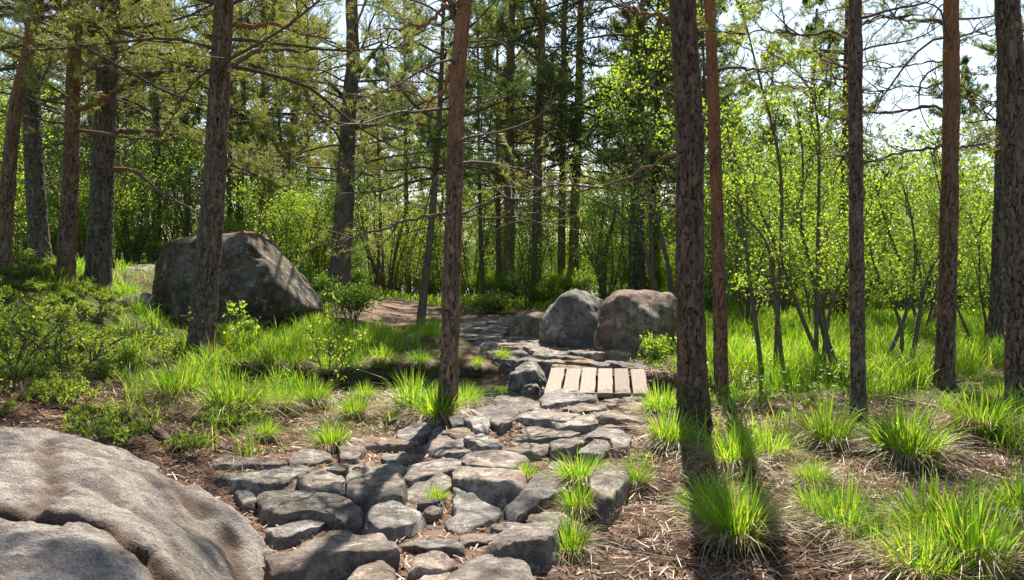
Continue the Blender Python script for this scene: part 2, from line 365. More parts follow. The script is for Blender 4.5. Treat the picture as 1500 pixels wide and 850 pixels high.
# stream water
wx = np.linspace(-4.2, 3.6, 2); wy = np.array([9.6, 13.2])
V = [(-3.9, 10.3, -.2), (-1.2, 9.6, -.2), (1.9, 9.4, -.2), (1.9, 11.4, -.2), (.5, 12.4, -.2), (-4.2, 13.4, -.2)]
tag(link('water', mesh('water', V, [(np.array([[0, 1, 2, 3, 4, 5]]), 0)], [M['water']])), kind='structure')
V = [(-3000, 90, -12), (3400, 90, -12), (3400, 3000, -12), (-3000, 3000, -12)]
tag(link('lake', mesh('lake', V, [(np.array([[0, 1, 2, 3]]), 0)], [M['lake']])), kind='structure')
hx = np.linspace(-3400, 3400, 160); hy = np.linspace(1500, 2900, 24); HX, HY = np.meshgrid(hx, hy)
HZ = -14 + (34 + 26 * fbm(np.stack([HX / 600, HY / 900, 0 * HX], -1), 4, 77)) * np.sin(np.clip((HY - 1500) / 1400, 0, 1) * math.pi) ** .8
idx = np.arange(HX.size).reshape(HX.shape); F = np.stack([idx[:-1, :-1], idx[:-1, 1:], idx[1:, 1:], idx[1:, :-1]], -1).reshape(-1, 4)
tag(link('hills', mesh('hills', np.stack([HX, HY, HZ], -1).reshape(-1, 3), [(F, 0)], [M['hill']])), kind='structure')

# ------------------------------------------------------------------ rocks
def ico(sub):
    bm = bmesh.new(); bmesh.ops.create_icosphere(bm, subdivisions=sub, radius=1)
    V = np.array([v.co[:] for v in bm.verts]); F = np.array([[v.index for v in f.verts] for f in bm.faces]); bm.free(); return V, F
_ICO = {}
def boulder(name, outline, Yf, depth, mat, label, group=None, sub=5, p=11, seed=1, tilt=.55, rough=.035, extra=()):
    """outline: the rock's side view traced from its left foot over its top to its right foot, cut at distance Yf"""
    if sub not in _ICO: _ICO[sub] = ico(sub)
    D, F = _ICO[sub]; rng = np.random.default_rng(seed)
    o3 = np.array([at(u, v, Yf + depth * .4) for u, v in outline]); xz = o3[:, [0, 2]]
    foot = xz[:, 1].min() - .25; xz = np.vstack([xz, [xz[-1, 0] - .05, foot], [xz[0, 0] + .05, foot]])
    c = np.array([(xz[:, 0].min() + xz[:, 0].max()) / 2, (xz[:, 1].max() + foot) / 2]); q = xz - c
    pl = []; size_ = np.ptp(q, axis=0); p = p * 1.9
    for i in range(len(q)):
        a, b = q[i], q[(i + 1) % len(q)]; e = b - a; n = np.array([-e[1], e[0]]); n /= np.linalg.norm(n) + 1e-9; d = n @ a
        if d < 0: n, d = -n, -d
        d = max(d, .12); pl.append((np.array([n[0], 0, n[1]]), d * 1.02))
        for sgn in (-1, 1):
            ca_, sa = math.cos(tilt), math.sin(tilt); pl.append((np.array([n[0] * ca_, sgn * sa, n[1] * ca_]), ca_ * d + sa * depth * .5 * rng.uniform(.62, .95)))
    for sgn in (-1, 1): pl.append((np.array([0, sgn, 0.]), depth * .5))
    for n, d in extra: n = np.array(n, float); pl.append((n / np.linalg.norm(n), d))
    ex_ = [size_[0] / 2, depth * .5, size_[1] / 2]
    for _ in range(9):
        n = rng.normal(size=3) * [1, 1, .8]; n[1] = -abs(n[1]) if rng.random() < .6 else n[1]; n /= np.linalg.norm(n); pl.append((n, np.linalg.norm(n * ex_) * rng.uniform(.86, 1.02)))
    s = 0
    for n, d in pl: s = s + np.maximum(D @ n / d, 0) ** p
    r = s ** (-1 / p); size = np.ptp(q[:, 0])
    V = D * r[:, None]
    fr = 2.2 / max(size, .4)
    V = V + D * (rough * size * fbm(V * fr * 1.6, 5, seed * 7, .55))[:, None]
    lum = vnoise(V * fr * 1.1, seed + 50); V = V - D * (np.maximum(0, .05 - np.abs(lum)) * .5 * size * .6)[:, None] + D * (.008 * fbm(V * 9, 4, seed + 3, .6))[:, None]
    base = np.array([c[0], Yf + depth * .5, c[1]])
    oz = Hs(base[0], base[1]); org = np.array([base[0], base[1], oz])
    o = link(name, mesh(name, V + (base - org), [(F, 0)], [mat]), loc=org)
    return tag(o, label, 'boulder' if size > .9 else 'rock', group)

boulder('boulder', [(212, 478), (221, 425), (236, 372), (262, 351), (300, 347), (350, 341), (376, 349), (388, 363), (414, 392), (446, 428), (484, 466), (476, 482)], 15.6, 3.0, M['boulder'],
        'huge dark mossy boulder with a long sloping right shoulder behind the left bank pine', sub=6, p=14, seed=3, tilt=.6, rough=.03, extra=[((.1, -.75, .55), 1.12), ((-.55, -.8, .1), 1.45)])
boulder('boulder', [(790, 503), (793, 476), (806, 450), (826, 432), (850, 427), (880, 438), (892, 458), (884, 503)], 14.0, 1.3, M['boulder_b'],
        'pale grey pointed boulder in the middle of the three beyond the footbridge', 'boulders beyond the footbridge', seed=11, p=12, rough=.045)
boulder('boulder', [(868, 522), (872, 488), (886, 450), (904, 430), (940, 426), (985, 434), (1000, 452), (1004, 500), (1000, 522)], 12.9, 1.5, M['boulder_c'],
        'broad brown boulder standing right behind the plank footbridge, largest of the three', 'boulders beyond the footbridge', seed=23, p=13, rough=.04, extra=[((-.6, -.7, .2), .62)])
boulder('boulder', [(741, 494), (742, 480), (755, 464), (780, 456), (806, 458), (812, 494)], 15.6, 1.1, M['boulder_c'],
        'low dark boulder at the left foot of the pale pointed one', 'boulders beyond the footbridge', seed=31, p=12, rough=.05)
boulder('rock', [(744, 572), (748, 548), (764, 535), (790, 535), (800, 552), (798, 575)], 11.0, .7, M['boulder_b'], 'rounded grey rock at the left end of the plank footbridge, above the pool', seed=41, rough=.075)
boulder('rock', [(764, 578), (768, 566), (778, 560), (787, 566), (790, 579)], 10.75, .3, M['granite_grey'], 'small loose stone at the waterline below the rounded grey rock', seed=44, rough=.1)
boulder('rock', [(700, 515), (704, 505), (716, 501), (730, 505), (736, 517)], 14.0, .5, M['granite_grey'], 'flat-topped grey rock at the upper edge of the pool bank', seed=47, sub=4)
boulder('boulder', [(158, 428), (168, 398), (190, 386), (222, 386), (236, 400), (236, 432)], 20.5, 1.6, M['granite_warm'], 'sunlit brown rock half hidden left of the huge boulder', seed=53)
boulder('boulder', [(168, 462), (176, 440), (198, 430), (214, 434), (216, 466)], 15.3, .9, M['boulder_b'], 'small smooth grey rock leaning against the left foot of the huge boulder', seed=59)
boulder('boulder', [(72, 388), (80, 374), (112, 368), (120, 388)], 23, 1.2, M['granite'], 'pale rock behind the dark pines on the left bank', seed=61, sub=4)
boulder('rock', [(538, 443), (542, 436), (556, 435), (562, 443)], 26, .4, M['granite'], 'little pale rock at the foot of the stump on the dirt trail', seed=71, sub=4)
boulder('rock', [(588, 506), (592, 492), (604, 490), (612, 498), (614, 508)], 15.2, .35, M['granite_warm'], 'angular brown rock at the edge of the dark stream bank', seed=73, sub=4)
boulder('rock', [(1412, 545), (1420, 530), (1446, 526), (1460, 545)], 12.0, .5, M['boulder_c'], 'mossy rock half sunk in the grass between the two right-hand pines', seed=79, sub=4)
boulder('rock', [(505, 625), (520, 622), (560, 618), (585, 625), (580, 632), (520, 634)], 7.9, .4, M['granite'], 'narrow pale stone lying in dry grass left of the path', seed=83, sub=4)
# stump on the trail
st = MB(); a = np.arange(10) * .628; rr = .13 + .03 * np.random.default_rng(5).normal(size=10)
b = at(546, 437, 26.4)
lv = [(-.1, 1.5), (.05, 1.1), (.22, 1.0)]
V = [(rr[i] * k * math.cos(a[i]), rr[i] * k * math.sin(a[i]), z + (.07 * math.sin(3 * a[i]) if z > .2 else 0)) for z, k in lv for i in range(10)] + [(0, 0, .2)]
F = [(l * 10 + i, l * 10 + (i + 1) % 10, (l + 1) * 10 + (i + 1) % 10, (l + 1) * 10 + i) for l in range(2) for i in range(10)]
me = mesh('tree_stump', V, [(np.array(F), 0), (np.array([(20 + i, 20 + (i + 1) % 10, 30) for i in range(10)]), 0)], [M['straw']])
tag(link('tree_stump', me, loc=(b[0], b[1], Hs(b[0], b[1]))), 'short pale broken stump at the top of the dirt trail', 'stump')

# foreground slab: a height field on its own outline
gx = np.arange(-7.4, -.6, .02); gy = np.arange(1.0, 6.7, .02); X, Y = np.meshgrid(gx, gy)
d = segdist(X, Y, SLAB, True); P3 = np.stack([X, Y, 0 * X], -1)
sdn = np.where(inpoly(X, Y, SLAB), d, -d) + .1 * fbm(P3 * 1.7, 3, 4)
cr1 = np.array([onz(u, v, .47)[:2] for u, v in [(-260, 770), (-60, 768), (0, 762), (60, 757), (150, 762), (200, 775), (260, 800), (290, 822), (330, 852), (345, 880)]])
cr2 = np.array([onz(u, v, .46)[:2] for u, v in [(66, 650), (70, 690), (80, 715), (60, 745), (55, 758)]])
cr3 = np.array([onz(u, v, .34)[:2] for u, v in [(235, 655), (250, 690), (265, 712), (290, 722)]])
cr4 = np.array([onz(u, v, .42)[:2] for u, v in [(70, 655), (130, 650), (190, 658), (235, 672), (255, 690)]])
cr5 = np.array([onz(u, v, .25)[:2] for u, v in [(335, 750), (345, 775), (350, 790)]])
cr6 = np.array([onz(u, v, .48)[:2] for u, v in [(-100, 712), (0, 704), (70, 699), (150, 706), (240, 732), (300, 775), (330, 812)]])
cr7 = np.array([onz(u, v, .42)[:2] for u, v in [(20, 668), (110, 668), (190, 676), (250, 705), (300, 740)]])
wob = .05 * vnoise(P3 * 6, 8)
dc = [np.abs(segdist(X, Y, c) + wob * k) for c, k in ((cr1, .8), (cr2, .8), (cr3, .7), (cr4, .6), (cr5, .5), (cr6, 1.), (cr7, 1.))]
prof = 1 - np.exp(-np.maximum(sdn, 0) / .42)
Zt = .53 * prof * (.82 + .18 * sm(6.4, 4.2, Y)) + .045 * fbm(P3 * .8, 3, 12) * prof + .02 * fbm(P3 * 3.5, 4, 13) * prof
low = (Y < np.interp(X, cr1[np.argsort(cr1[:, 0]), 0], cr1[np.argsort(cr1[:, 0]), 1]))
Zt = Zt + .03 * np.exp(-(dc[0] / .3) ** 2) - .085 * np.exp(-(dc[0] / .038) ** 2) - .03 * np.tanh((dc[5]) / .04) * 0 - .016 * np.exp(-(dc[5] / .025) ** 2) - .013 * np.exp(-(dc[6] / .025) ** 2) - .03 * np.exp(-(dc[1] / .05) ** 2) - .035 * np.exp(-(dc[2] / .05) ** 2) - .035 * np.exp(-(dc[3] / .05) ** 2) - .04 * np.exp(-(dc[4] / .04) ** 2)
Zt = Zt + np.where(sdn < 0, sdn * 2.2, 0) + .017 * fbm(P3 * 14, 3, 14) + .005 * fbm(P3 * 38, 2, 16)
Zt = np.maximum(Zt + .7 * np.clip(H(X, Y), 0, .4) * sm(3.8, 5.8, Y), -.5)
ck = np.maximum.reduce([1.5 * np.exp(-(dc[0] / .055) ** 2), .8 * np.exp(-(dc[1] / .06) ** 2), .9 * np.exp(-(dc[2] / .07) ** 2), .5 * np.exp(-(dc[3] / .04) ** 2), .9 * np.exp(-(dc[4] / .05) ** 2), .65 * np.exp(-(dc[5] / .03) ** 2), .55 * np.exp(-(dc[6] / .03) ** 2)])
keep = sdn > -.28; idx = np.arange(X.size).reshape(X.shape)
F = np.stack([idx[:-1, :-1], idx[:-1, 1:], idx[1:, 1:], idx[1:, :-1]], -1).reshape(-1, 4); F = F[keep.ravel()[F].all(1)]
used = np.unique(F); re = np.full(X.size, -1); re[used] = np.arange(len(used))
me = mesh('granite_slab', np.stack([X, Y, Zt], -1).reshape(-1, 3)[used], [(re[F], 0)], [M['slab']])
at_ = me.attributes.new('crack', 'FLOAT', 'POINT'); at_.data.foreach_set('value', ck.ravel()[used].astype(np.float32))
tag(link('granite_slab', me), 'wide sunlit granite slab with curving cracks filling the lower left foreground', 'rock slab')

# path stones -------------------------------------------------------
def stone_mesh(poly, z_ground, h, rng, dome=.12, exp=1.12):
    """poly: top outline (world xy, any winding); a slab with a worn rim, its sides going into the ground"""
    P = np.asarray(poly, float); c = P.mean(0)
    if np.cross(np.r_[P[1] - P[0], 0], np.r_[P[2] - P[1], 0])[2] < 0: P = P[::-1]
    n = 48; Q = resample(np.vstack([P, P[:1]]), n + 1)[:-1]
    Q = .05 * np.roll(Q, 1, 0) + .9 * Q + .05 * np.roll(Q, -1, 0)
    size = math.sqrt(max(1e-4, np.prod(np.ptp(P, axis=0)))); off = rng.uniform(0, 50, 3)
    Q = Q + (Q - c) * (.10 * fbm(np.c_[Q * 5 / max(size, .1) * .35, np.zeros(n)] + off, 3, 2))[:, None]
    tx, ty = rng.normal(0, .05, 2); rings = []
    prof = [(0., 1.), (.2, 1.), (.4, .99), (.6, .975), (.76, .975), (.86, .96), (.92, .945), (.96, .92), (.985, .87), (1.0, .74), (1.006, .5), (1.01, .25), (1.0 + .35 * (exp - 1), 0.), (exp, -.5), (exp, -1.2)]
    V = [];
    for k, (r, z) in enumerate(prof):
        q = c + (Q - c) * r
        zz = np.full(n, h * (1 + dome * (z - 1) * 2.0) if z > .6 else h * z * (1.0 if z <= .3 else 1))
        zz = h * (z if z < .8 else .8 + .2 * (z - .8) / .2 * (1 + dome))
        p3 = np.c_[q, np.zeros(n)]
        fz = max(0, min(1, (z + .2) / .6)); lay = fbm(p3 * 2.0 + off, 2, 15); lay = .35 * h * (np.round(lay * 3) / 3)
        zz = zz + fz * (.16 * h * fbm(p3 * 3.2 + off, 3, 5) + .5 * lay + .012 * fbm(p3 * 13 + off, 3, 6) + (q[:, 0] - c[0]) * tx + (q[:, 1] - c[1]) * ty)
        lat = (.014 + .05 * h) * fbm(np.c_[q * 6, np.full(n, z * 2)] + off, 3, 7) if r > .5 else 0
        q = q + nrm(Q - c) * (np.asarray(lat).reshape(-1, 1) if r > .5 else 0)
        V.append(np.c_[q, zz + z_ground])
    V = np.concatenate(V); K = len(prof)
    for _ in range(rng.integers(6, 11)):                    # broken facets along the rim
        a_ = rng.uniform(0, 6.28); e_ = rng.uniform(.15, 1.2); nv = np.array([math.cos(a_) * math.cos(e_), math.sin(a_) * math.cos(e_), math.sin(e_)])
        top_ = V[:, 2] > -.2 * h + z_ground; pr = (V - np.r_[c, z_ground]) @ nv; lim_ = pr[top_].max() * rng.uniform(.9, .99)
        ex = np.where(top_, np.maximum(0, pr - lim_), 0); V = V - ex[:, None] * nv * .9
    F = [(k * n + i, k * n + (i + 1) % n, (k + 1) * n + (i + 1) % n, (k + 1) * n + i)[::-1] for k in range(1, K - 1) for i in range(n)]
    V = np.vstack([V, V[:n].mean(0)]); ci = len(V) - 1
    T = [(ci, n + i, n + (i + 1) % n) for i in range(n)]
    return V, F, T, c
stone_polys = []
def add_stone(poly, h, mat, label, group, rng, dome=.25, exp=1.12, zg=None):
    c = np.mean(poly, axis=0); zg = Hs(*c) if zg is None else zg
    V, F, T, c = stone_mesh(poly, 0, h, rng, dome, exp)
    V = V - np.r_[c, 0]
    me = mesh('path_stone', V, [(np.array(F), 0), (np.array(T), 0)], [mat]); me.set_sharp_from_angle(angle=R(32))
    o = link('path_stone', me, loc=(c[0], c[1], zg))
    stone_polys.append(np.asarray(poly)); return tag(o, label, 'stone', group)
G, GW, GG = M['granite'], M['granite_warm'], M['granite_grey']
HAND = [
 ([(394,812),(440,793),(488,772),(517,769),(548,780),(567,806),(540,812),(500,815),(470,828),(430,842),(400,842)], .24, GW, 'large humped tan stone beside the slab, sunlit on top and dark in front'),
 ([(383,726),(405,719),(460,722),(500,728),(518,740),(521,757),(500,758),(480,750),(455,746),(420,750),(396,745)], .13, GG, 'long grey stone lying crosswise, pinched in the middle, near the slab'),
 ([(395,781),(400,772),(430,762),(470,753),(477,760),(460,770),(430,783),(402,790)], .07, GG, 'narrow grey stone sunk in brown litter, pointing away from the slab'),
 ([(440,697),(470,688),(502,699),(500,707),(473,712),(450,709)], .15, G, 'pale slab stone with a sharp black undercut front, left side of the path'),
 ([(325,700),(382,694),(406,687),(446,676),(458,683),(424,702),(399,709),(350,706)], .07, GG, 'long low grey stone tapering towards the granite slab'),
 ([(429,668),(448,658),(473,661),(483,668),(461,674),(431,676)], .09, GW, 'flat brownish stone at the grassy left margin of the path'),
 ([(498,659),(506,652),(535,656),(522,667),(500,668)], .11, G, 'small rounded stone next to the dark grass tuft at the left path edge'),
 ([(344,716),(362,716),(375,726),(374,737),(357,739)], .13, G, 'small pale stone touching the right edge of the granite slab'),
 ([(512,692),(530,685),(575,688),(592,703),(586,718),(550,722),(525,720),(513,712)], .17, GG, 'thick blue-grey block with a rough dark front face'),
 ([(500,858),(532,833),(557,825),(577,838),(583,862),(540,880)], .12, GW, 'pale rounded stone cut by the bottom edge, right of the humped tan stone'),
 ([(538,750),(560,739),(592,739),(613,752),(600,764),(575,771),(556,774),(540,764)], .15, GG, 'dark grey wedge-shaped stone with a pointed front, in bare earth'),
 ([(571,729),(600,712),(640,695),(658,702),(661,714),(640,726),(600,732)], .09, G, 'leaf-shaped pale stone tilted to the left in the middle of the path'),
 ([(586,687),(625,675),(670,673),(674,685),(640,693),(607,701)], .08, G, 'flat pale stone just behind the leaf-shaped one'),
 ([(668,690),(685,682),(730,685),(757,697),(762,712),(735,712),(700,710),(685,709),(670,702)], .17, GW, 'broad thick tan stone with a smooth rounded front in the path centre'),
 ([(686,671),(705,663),(755,664),(776,675),(750,685),(720,684),(690,681)], .10, GW, 'wide flat tan stone directly behind the broad thick one'),
 ([(664,713),(675,707),(686,714),(683,724),(668,723)], .10, GG, 'fist-sized round stone wedged left of the broad thick tan stone'),
 ([(650,763),(668,752),(665,733),(690,730),(705,740),(728,746),(722,756),(690,769),(668,774)], .10, GG, 'jagged grey stone split across, in the bare earth of the path'),
 ([(747,738),(770,716),(785,696),(800,688),(824,694),(826,712),(806,722),(788,730),(772,746),(752,754)], .20, G, 'long rough grey stone running down to the right edge of the path'),
 ([(720,786),(750,763),(770,756),(815,760),(812,775),(796,792),(765,788),(730,801)], .26, GW, 'tall squared tan step stone with a steep front at the right edge'),
 ([(660,842),(690,820),(730,806),(757,808),(776,830),(782,862),(720,890),(650,880)], .17, GW, 'large smooth domed stone at the bottom centre of the path'),
 ([(602,832),(615,810),(640,804),(665,820),(640,829)], .11, GW, 'small sloping brown stone left of the smooth domed one'),
 ([(612,852),(640,832),(660,830),(655,852),(640,868)], .07, GW, 'low pale stone tucked against the left of the smooth domed one'),
 ([(800,686),(815,673),(828,672),(825,682),(812,690)], .05, G, 'thin pale stone chip in dry litter beside a grass tuft'),
 ([(866,682),(885,671),(918,684),(913,702),(896,730),(880,735),(868,720)], .24, GG, 'blue-grey upright split stone standing alone right of the path'),
 ([(807,648),(830,643),(857,638),(850,650),(835,658),(812,657)], .14, G, 'pale chunky stone at the right path edge above a tall grass tuft'),
 ([(852,653),(875,641),(893,643),(890,653),(870,659),(855,660)], .14, G, 'rounded stone at the right path edge, second from the tall grass tuft'),
 ([(858,641),(880,628),(905,628),(921,640),(918,649),(898,651),(893,641),(875,639)], .13, G, 'big worn stone at the outer right corner of the path'),
 ([(740,659),(770,650),(805,650),(800,658),(765,663)], .13, GW, 'long pale stone with a dark triangular front near the path centre'),
 ([(795,579),(815,573),(850,572),(873,577),(865,583),(830,586),(800,590)], .11, G, 'rough threshold stone against the near left end of the footbridge planks'),
 ([(828,597),(850,592),(888,593),(880,600),(845,604)], .07, GW, 'thin flat stone one row in front of the threshold stone'),
 ([(724,588),(735,584),(775,585),(788,592),(770,598),(735,597)], .12, GW, 'pale flat kerb stone on the brink of the pool'),
 ([(700,602),(715,596),(740,598),(762,601),(750,608),(720,615),(702,613)], .10, G, 'rough pale stone beside the pool, left of the kerb stone'),
 ([(720,616),(735,610),(750,615),(735,622)], .08, G, 'small lens-shaped stone below the rough one at the pool'),
 ([(583,636),(600,622),(620,618),(630,620),(628,632),(610,640),(590,641)], .17, GG, 'dark wedge-shaped rock at the left path edge below the leaning tuft'),
 ([(627,640),(635,630),(645,627),(649,635),(640,641)], .11, GG, 'small dark stone right of the dark wedge-shaped rock'),
 ([(680,613),(695,609),(715,617),(713,628),(697,630),(690,619)], .12, G, 'white-topped angular stone at the foot of the tussock pine'),
 ([(661,609),(678,607),(679,618),(663,620)], .15, GG, 'squat block at the right foot of the tussock pine'),
 ([(518,651),(530,640),(570,639),(602,640),(606,648),(575,656),(540,657)], .07, GW, 'broad flat stone crossed by the shadow of the tussock pine'),
 ([(650,633),(670,624),(690,625),(688,635),(672,641)], .08, GW, 'smooth pale stone in front of the squat block'),
 ([(682,641),(690,633),(715,636),(731,650),(728,656),(700,653)], .10, G, 'pitted white stone with a dark cleft on its left'),
 ([(622,651),(645,638),(670,637),(681,645),(670,656),(640,659)], .08, GW, 'rounded brownish slab behind the flat pale stone'),
]
rng = np.random.default_rng(42)
for poly, h, mat, lab in HAND:
    zg = 0.0; h = min(h, .1) * .5 + max(0, h - .1) * .55 + .01
    for _ in range(3):
        P = np.array([onz(u, v, zg + h * .95)[:2] for u, v in poly]); P = P.mean(0) + (P - P.mean(0)) * 1.14; zg = Hs(*P.mean(0))
    add_stone(P, h, mat, lab, 'stones of the path', rng, .2 if h < .2 else .35, zg=zg)
BR = np.array([onz(795, 577, .06)[:2], onz(952, 577, .06)[:2], onz(945, 541, .06)[:2], onz(806, 540, .06)[:2]])
hand_pts = []
for P in stone_polys:
    c = P.mean(0); Q = resample(np.vstack([P, P[:1]]), 26)
    for k in (1.0, .7, .3): hand_pts += list(c + (Q - c) * k)
brq = resample(np.vstack([BR, BR[:1]]), 60); bc = BR.mean(0)
hand_pts += list(bc + (brq - bc) * .97) + list(bc + (brq - bc) * .7)
hand_pts = np.array(hand_pts)
seeds = []
for _ in range(26000):
    x = rng.uniform(-2.4, 3.6); y = rng.uniform(4.2, 21)
    if not inpoly(np.array([x]), np.array([y]), PATH)[0]: continue
    r = .13 if y < 6.3 else (.17 if y < 9.5 else .18)
    if ditch(np.array([x]), np.array([y]))[0] < 1.1: continue
    if np.min(np.hypot((hand_pts[:, 0] - x) * .8, hand_pts[:, 1] - y)) < r * .62: continue
    if y < 6.0 and rng.random() < .75: continue
    if any((.7 * (a - x)) ** 2 + (b_ - y) ** 2 < (r * q) ** 2 for a, b_, q in seeds): continue
    seeds.append((x, y, rng.uniform(.85, 1.7)))
sp = np.array(seeds)[:, :2]
allp = np.vstack([sp, hand_pts]); SC = np.array([.72, 1.0])
cnt = 0
for i, (x, y) in enumerate(sp):
    d = np.hypot(*((allp - [x, y]) * SC).T); o = np.argsort(d)[1:30]
    R0 = .34 if y < 9.5 else .3
    a = np.linspace(0, 2 * math.pi, 13)[:-1]; poly = np.c_[np.cos(a), np.sin(a)] * R0
    for j in o:
        n = (allp[j] - [x, y]) * SC; L = np.linalg.norm(n)
        if L < 1e-6: continue
        n = n / L; lim = L / 2 - .006; out = []
        for k in range(len(poly)):
            A, B_ = poly[k], poly[(k + 1) % len(poly)]; da, db = A @ n - lim, B_ @ n - lim
            if da <= 0: out.append(A)
            if da * db < 0: out.append(A + (B_ - A) * da / (da - db))
        poly = np.array(out)
        if len(poly) < 3: break
    if len(poly) < 3: continue
    poly = poly / SC + [x, y]
    if np.ptp(poly[:, 0]) < .12 or np.ptp(poly[:, 1]) < .07: continue
    far = y > 11.3
    h = rng.uniform(.03, .065) if not far else rng.uniform(.03, .11)
    lab, gr = ('small plain stone fitted between the larger stones of the near path', 'small filler stones of the near path') if not far else ('plain grey stone of the rough paving beyond the footbridge', 'paving stones beyond the footbridge')
    if y < 6.2: lab, gr = 'small loose stone pressed into the bare earth of the foreground path', 'loose stones in the foreground earth'
    add_stone(poly, h, [G, GW, GG, GW][rng.integers(4)], lab, gr, rng, .15, 1.08); cnt += 1
print('filler stones', cnt)

# ------------------------------------------------------------------ plank footbridge
br = link('footbridge', None, loc=(*bc, .0)); tag(br, 'low footbridge of six pale planks laid side by side across the stream', 'footbridge')
zt = .065
for i in range(6):
    f = lambda t, s: BR[0 if s == 0 else 3] * (1 - t) + BR[1 if s == 0 else 2] * t
    jig = rng.normal(0, .022)
    a0, a1, b1, b0 = f(i / 6 + .009, 0), f((i + 1) / 6 - .009, 0), f((i + 1) / 6 - .009, 1), f(i / 6 + .009, 1)
    V = []
    ny_ = 14
    for k in range(ny_ + 1):
        t = k / ny_; l = a0 * (1 - t) + b0 * t; r = a1 * (1 - t) + b1 * t; l, r = l + [0, jig], r + [0, jig]; e = (r - l)
        sag = -.012 * math.sin(t * math.pi) + .004 * math.sin(i * 3 + t * 7); wv = .004 * math.sin(i * 5.1 + t * 11)
        for q, z in ((0, -.05), (0, -.008), (.03, 0), (.5, .003), (.97, 0), (1, -.008), (1, -.05)):
            p = l + e * q; V.append((p[0] - bc[0] + wv * (q > .5), p[1] - bc[1], zt + z + sag))
    F = [(k * 7 + j, k * 7 + j + 1, (k + 1) * 7 + j + 1, (k + 1) * 7 + j) for k in range(ny_) for j in range(6)] + [(k * 7 + 6, k * 7, (k + 1) * 7, (k + 1) * 7 + 6) for k in range(ny_)]
    caps = [tuple(range(7)), tuple(range(ny_ * 7 + 6, ny_ * 7 - 1, -1))]
    link('plank', mesh('plank', V, [(np.array(F), 0), (np.array(caps), 0)], [M['wood']], False), br)
for t in (.12, .88):
    l, r = BR[0] * (1 - t) + BR[3] * t, BR[1] * (1 - t) + BR[2] * t
    V = [(p[0] - bc[0], p[1] - bc[1] + dy, z) for z in (-.12, .012) for p, dy in ((l, -.06), (r, -.06), (r, .06), (l, .06))]
    link('beam', mesh('beam', V, [(np.array([(0, 1, 5, 4), (1, 2, 6, 5), (2, 3, 7, 6), (3, 0, 4, 7), (4, 5, 6, 7), (3, 2, 1, 0)]), 0)], [M['beam']], False), br)

# ------------------------------------------------------------------ trees
def limb_set(curve, zs, az, el, L, rng, n=9, kink=.15, droop=.0, lift=.25):
    """main limbs leaving a trunk curve; returns (B,n,3) polylines"""
    B = len(zs); P0 = np.stack([np.interp(zs, curve[:, 2], curve[:, k]) for k in range(3)], 1)
    d = np.stack([np.cos(az) * np.cos(el), np.sin(az) * np.cos(el), np.sin(el)], 1)
    out = [P0]; step = (L / (n - 1))[:, None]; w_ = rng.normal(0, 1, (B, 3))
    for i in range(1, n):
        w_ = .55 * w_ + rng.normal(0, 1, (B, 3)); t = i / (n - 1)
        d = nrm(d + kink * w_ * np.array([.55, .55, .5]) + np.array([0, 0, 1.]) * (lift * (t > .6) - droop * (t < .7)) * .5)
        out.append(out[-1] + d * step)
    return np.stack(out, 1)
def side_set(P, rng, per, s0, ln, n=5, up=.15, spread=.9, kink=.2):
    """side shoots of polylines P (B,m,3); ln(s) gives their length"""
    B, m, _ = P.shape; s = rng.uniform(s0, 1, (B, per)); s[:, 0] = 1.
    f = s * (m - 1); i = np.minimum(f.astype(int), m - 2); t = (f - i)[..., None]; bi = np.arange(B)[:, None]
    p = P[bi, i] * (1 - t) + P[bi, i + 1] * t; T = nrm(P[bi, i + 1] - P[bi, i])
    side = nrm(np.cross(T, np.array([0, 0, 1.])) + 1e-4); sg = rng.choice([-1, 1], (B, per, 1))
    d = nrm(T * rng.uniform(.3, 1.0, (B, per, 1)) + side * sg * rng.uniform(.2, 1.1, (B, per, 1)) * spread + rng.normal(0, .25, (B, per, 3)) + np.array([0, 0, up]))
    d[:, 0] = T[:, 0]
    L = ln(s) * rng.uniform(.55, 1.25, (B, per)); p = p.reshape(-1, 3); d = d.reshape(-1, 3); L = L.reshape(-1, 1)
    out = [p]
    for k in range(1, n):
        d = nrm(d + rng.normal(0, kink, d.shape) + np.array([0, 0, .06])); out.append(out[-1] + d * L / (n - 1))
    return np.stack(out, 1), s.reshape(-1)
def points_on(P, k, s0, rng):
    B, m, _ = P.shape; s = rng.uniform(s0, 1, (B, k)); s[:, 0] = .99
    f = s * (m - 1); i = np.minimum(f.astype(int), m - 2); t = (f - i)[..., None]; bi = np.arange(B)[:, None]
    return (P[bi, i] * (1 - t) + P[bi, i + 1] * t).reshape(-1, 3), nrm(P[bi, i + 1] - P[bi, i]).reshape(-1, 3)
def needles(P, D, rng, num, ln, wd, shoot):
    """bottle-brush tufts: num needles round a shoot of length `shoot` leaving each point P along D"""
    N = len(P); u = rng.uniform(0, 1, (N, num)); sh = shoot * rng.uniform(.6, 1.3, (N, 1, 1))
    b = P[:, None] + D[:, None] * u[..., None] * sh
    r = nrm(rng.normal(0, 1, (N, num, 3))); d = nrm(D[:, None] * rng.uniform(.3, .9, (N, num, 1)) + r * .85)
    l = ln * rng.uniform(.7, 1.2, (N, num, 1)); sd = nrm(np.cross(d, rng.normal(0, 1, (N, num, 3)))) * wd * .5
    V = np.stack([b - sd, b + sd, b + d * l], 2).reshape(-1, 3)
    return V, np.arange(len(V)).reshape(-1, 3)
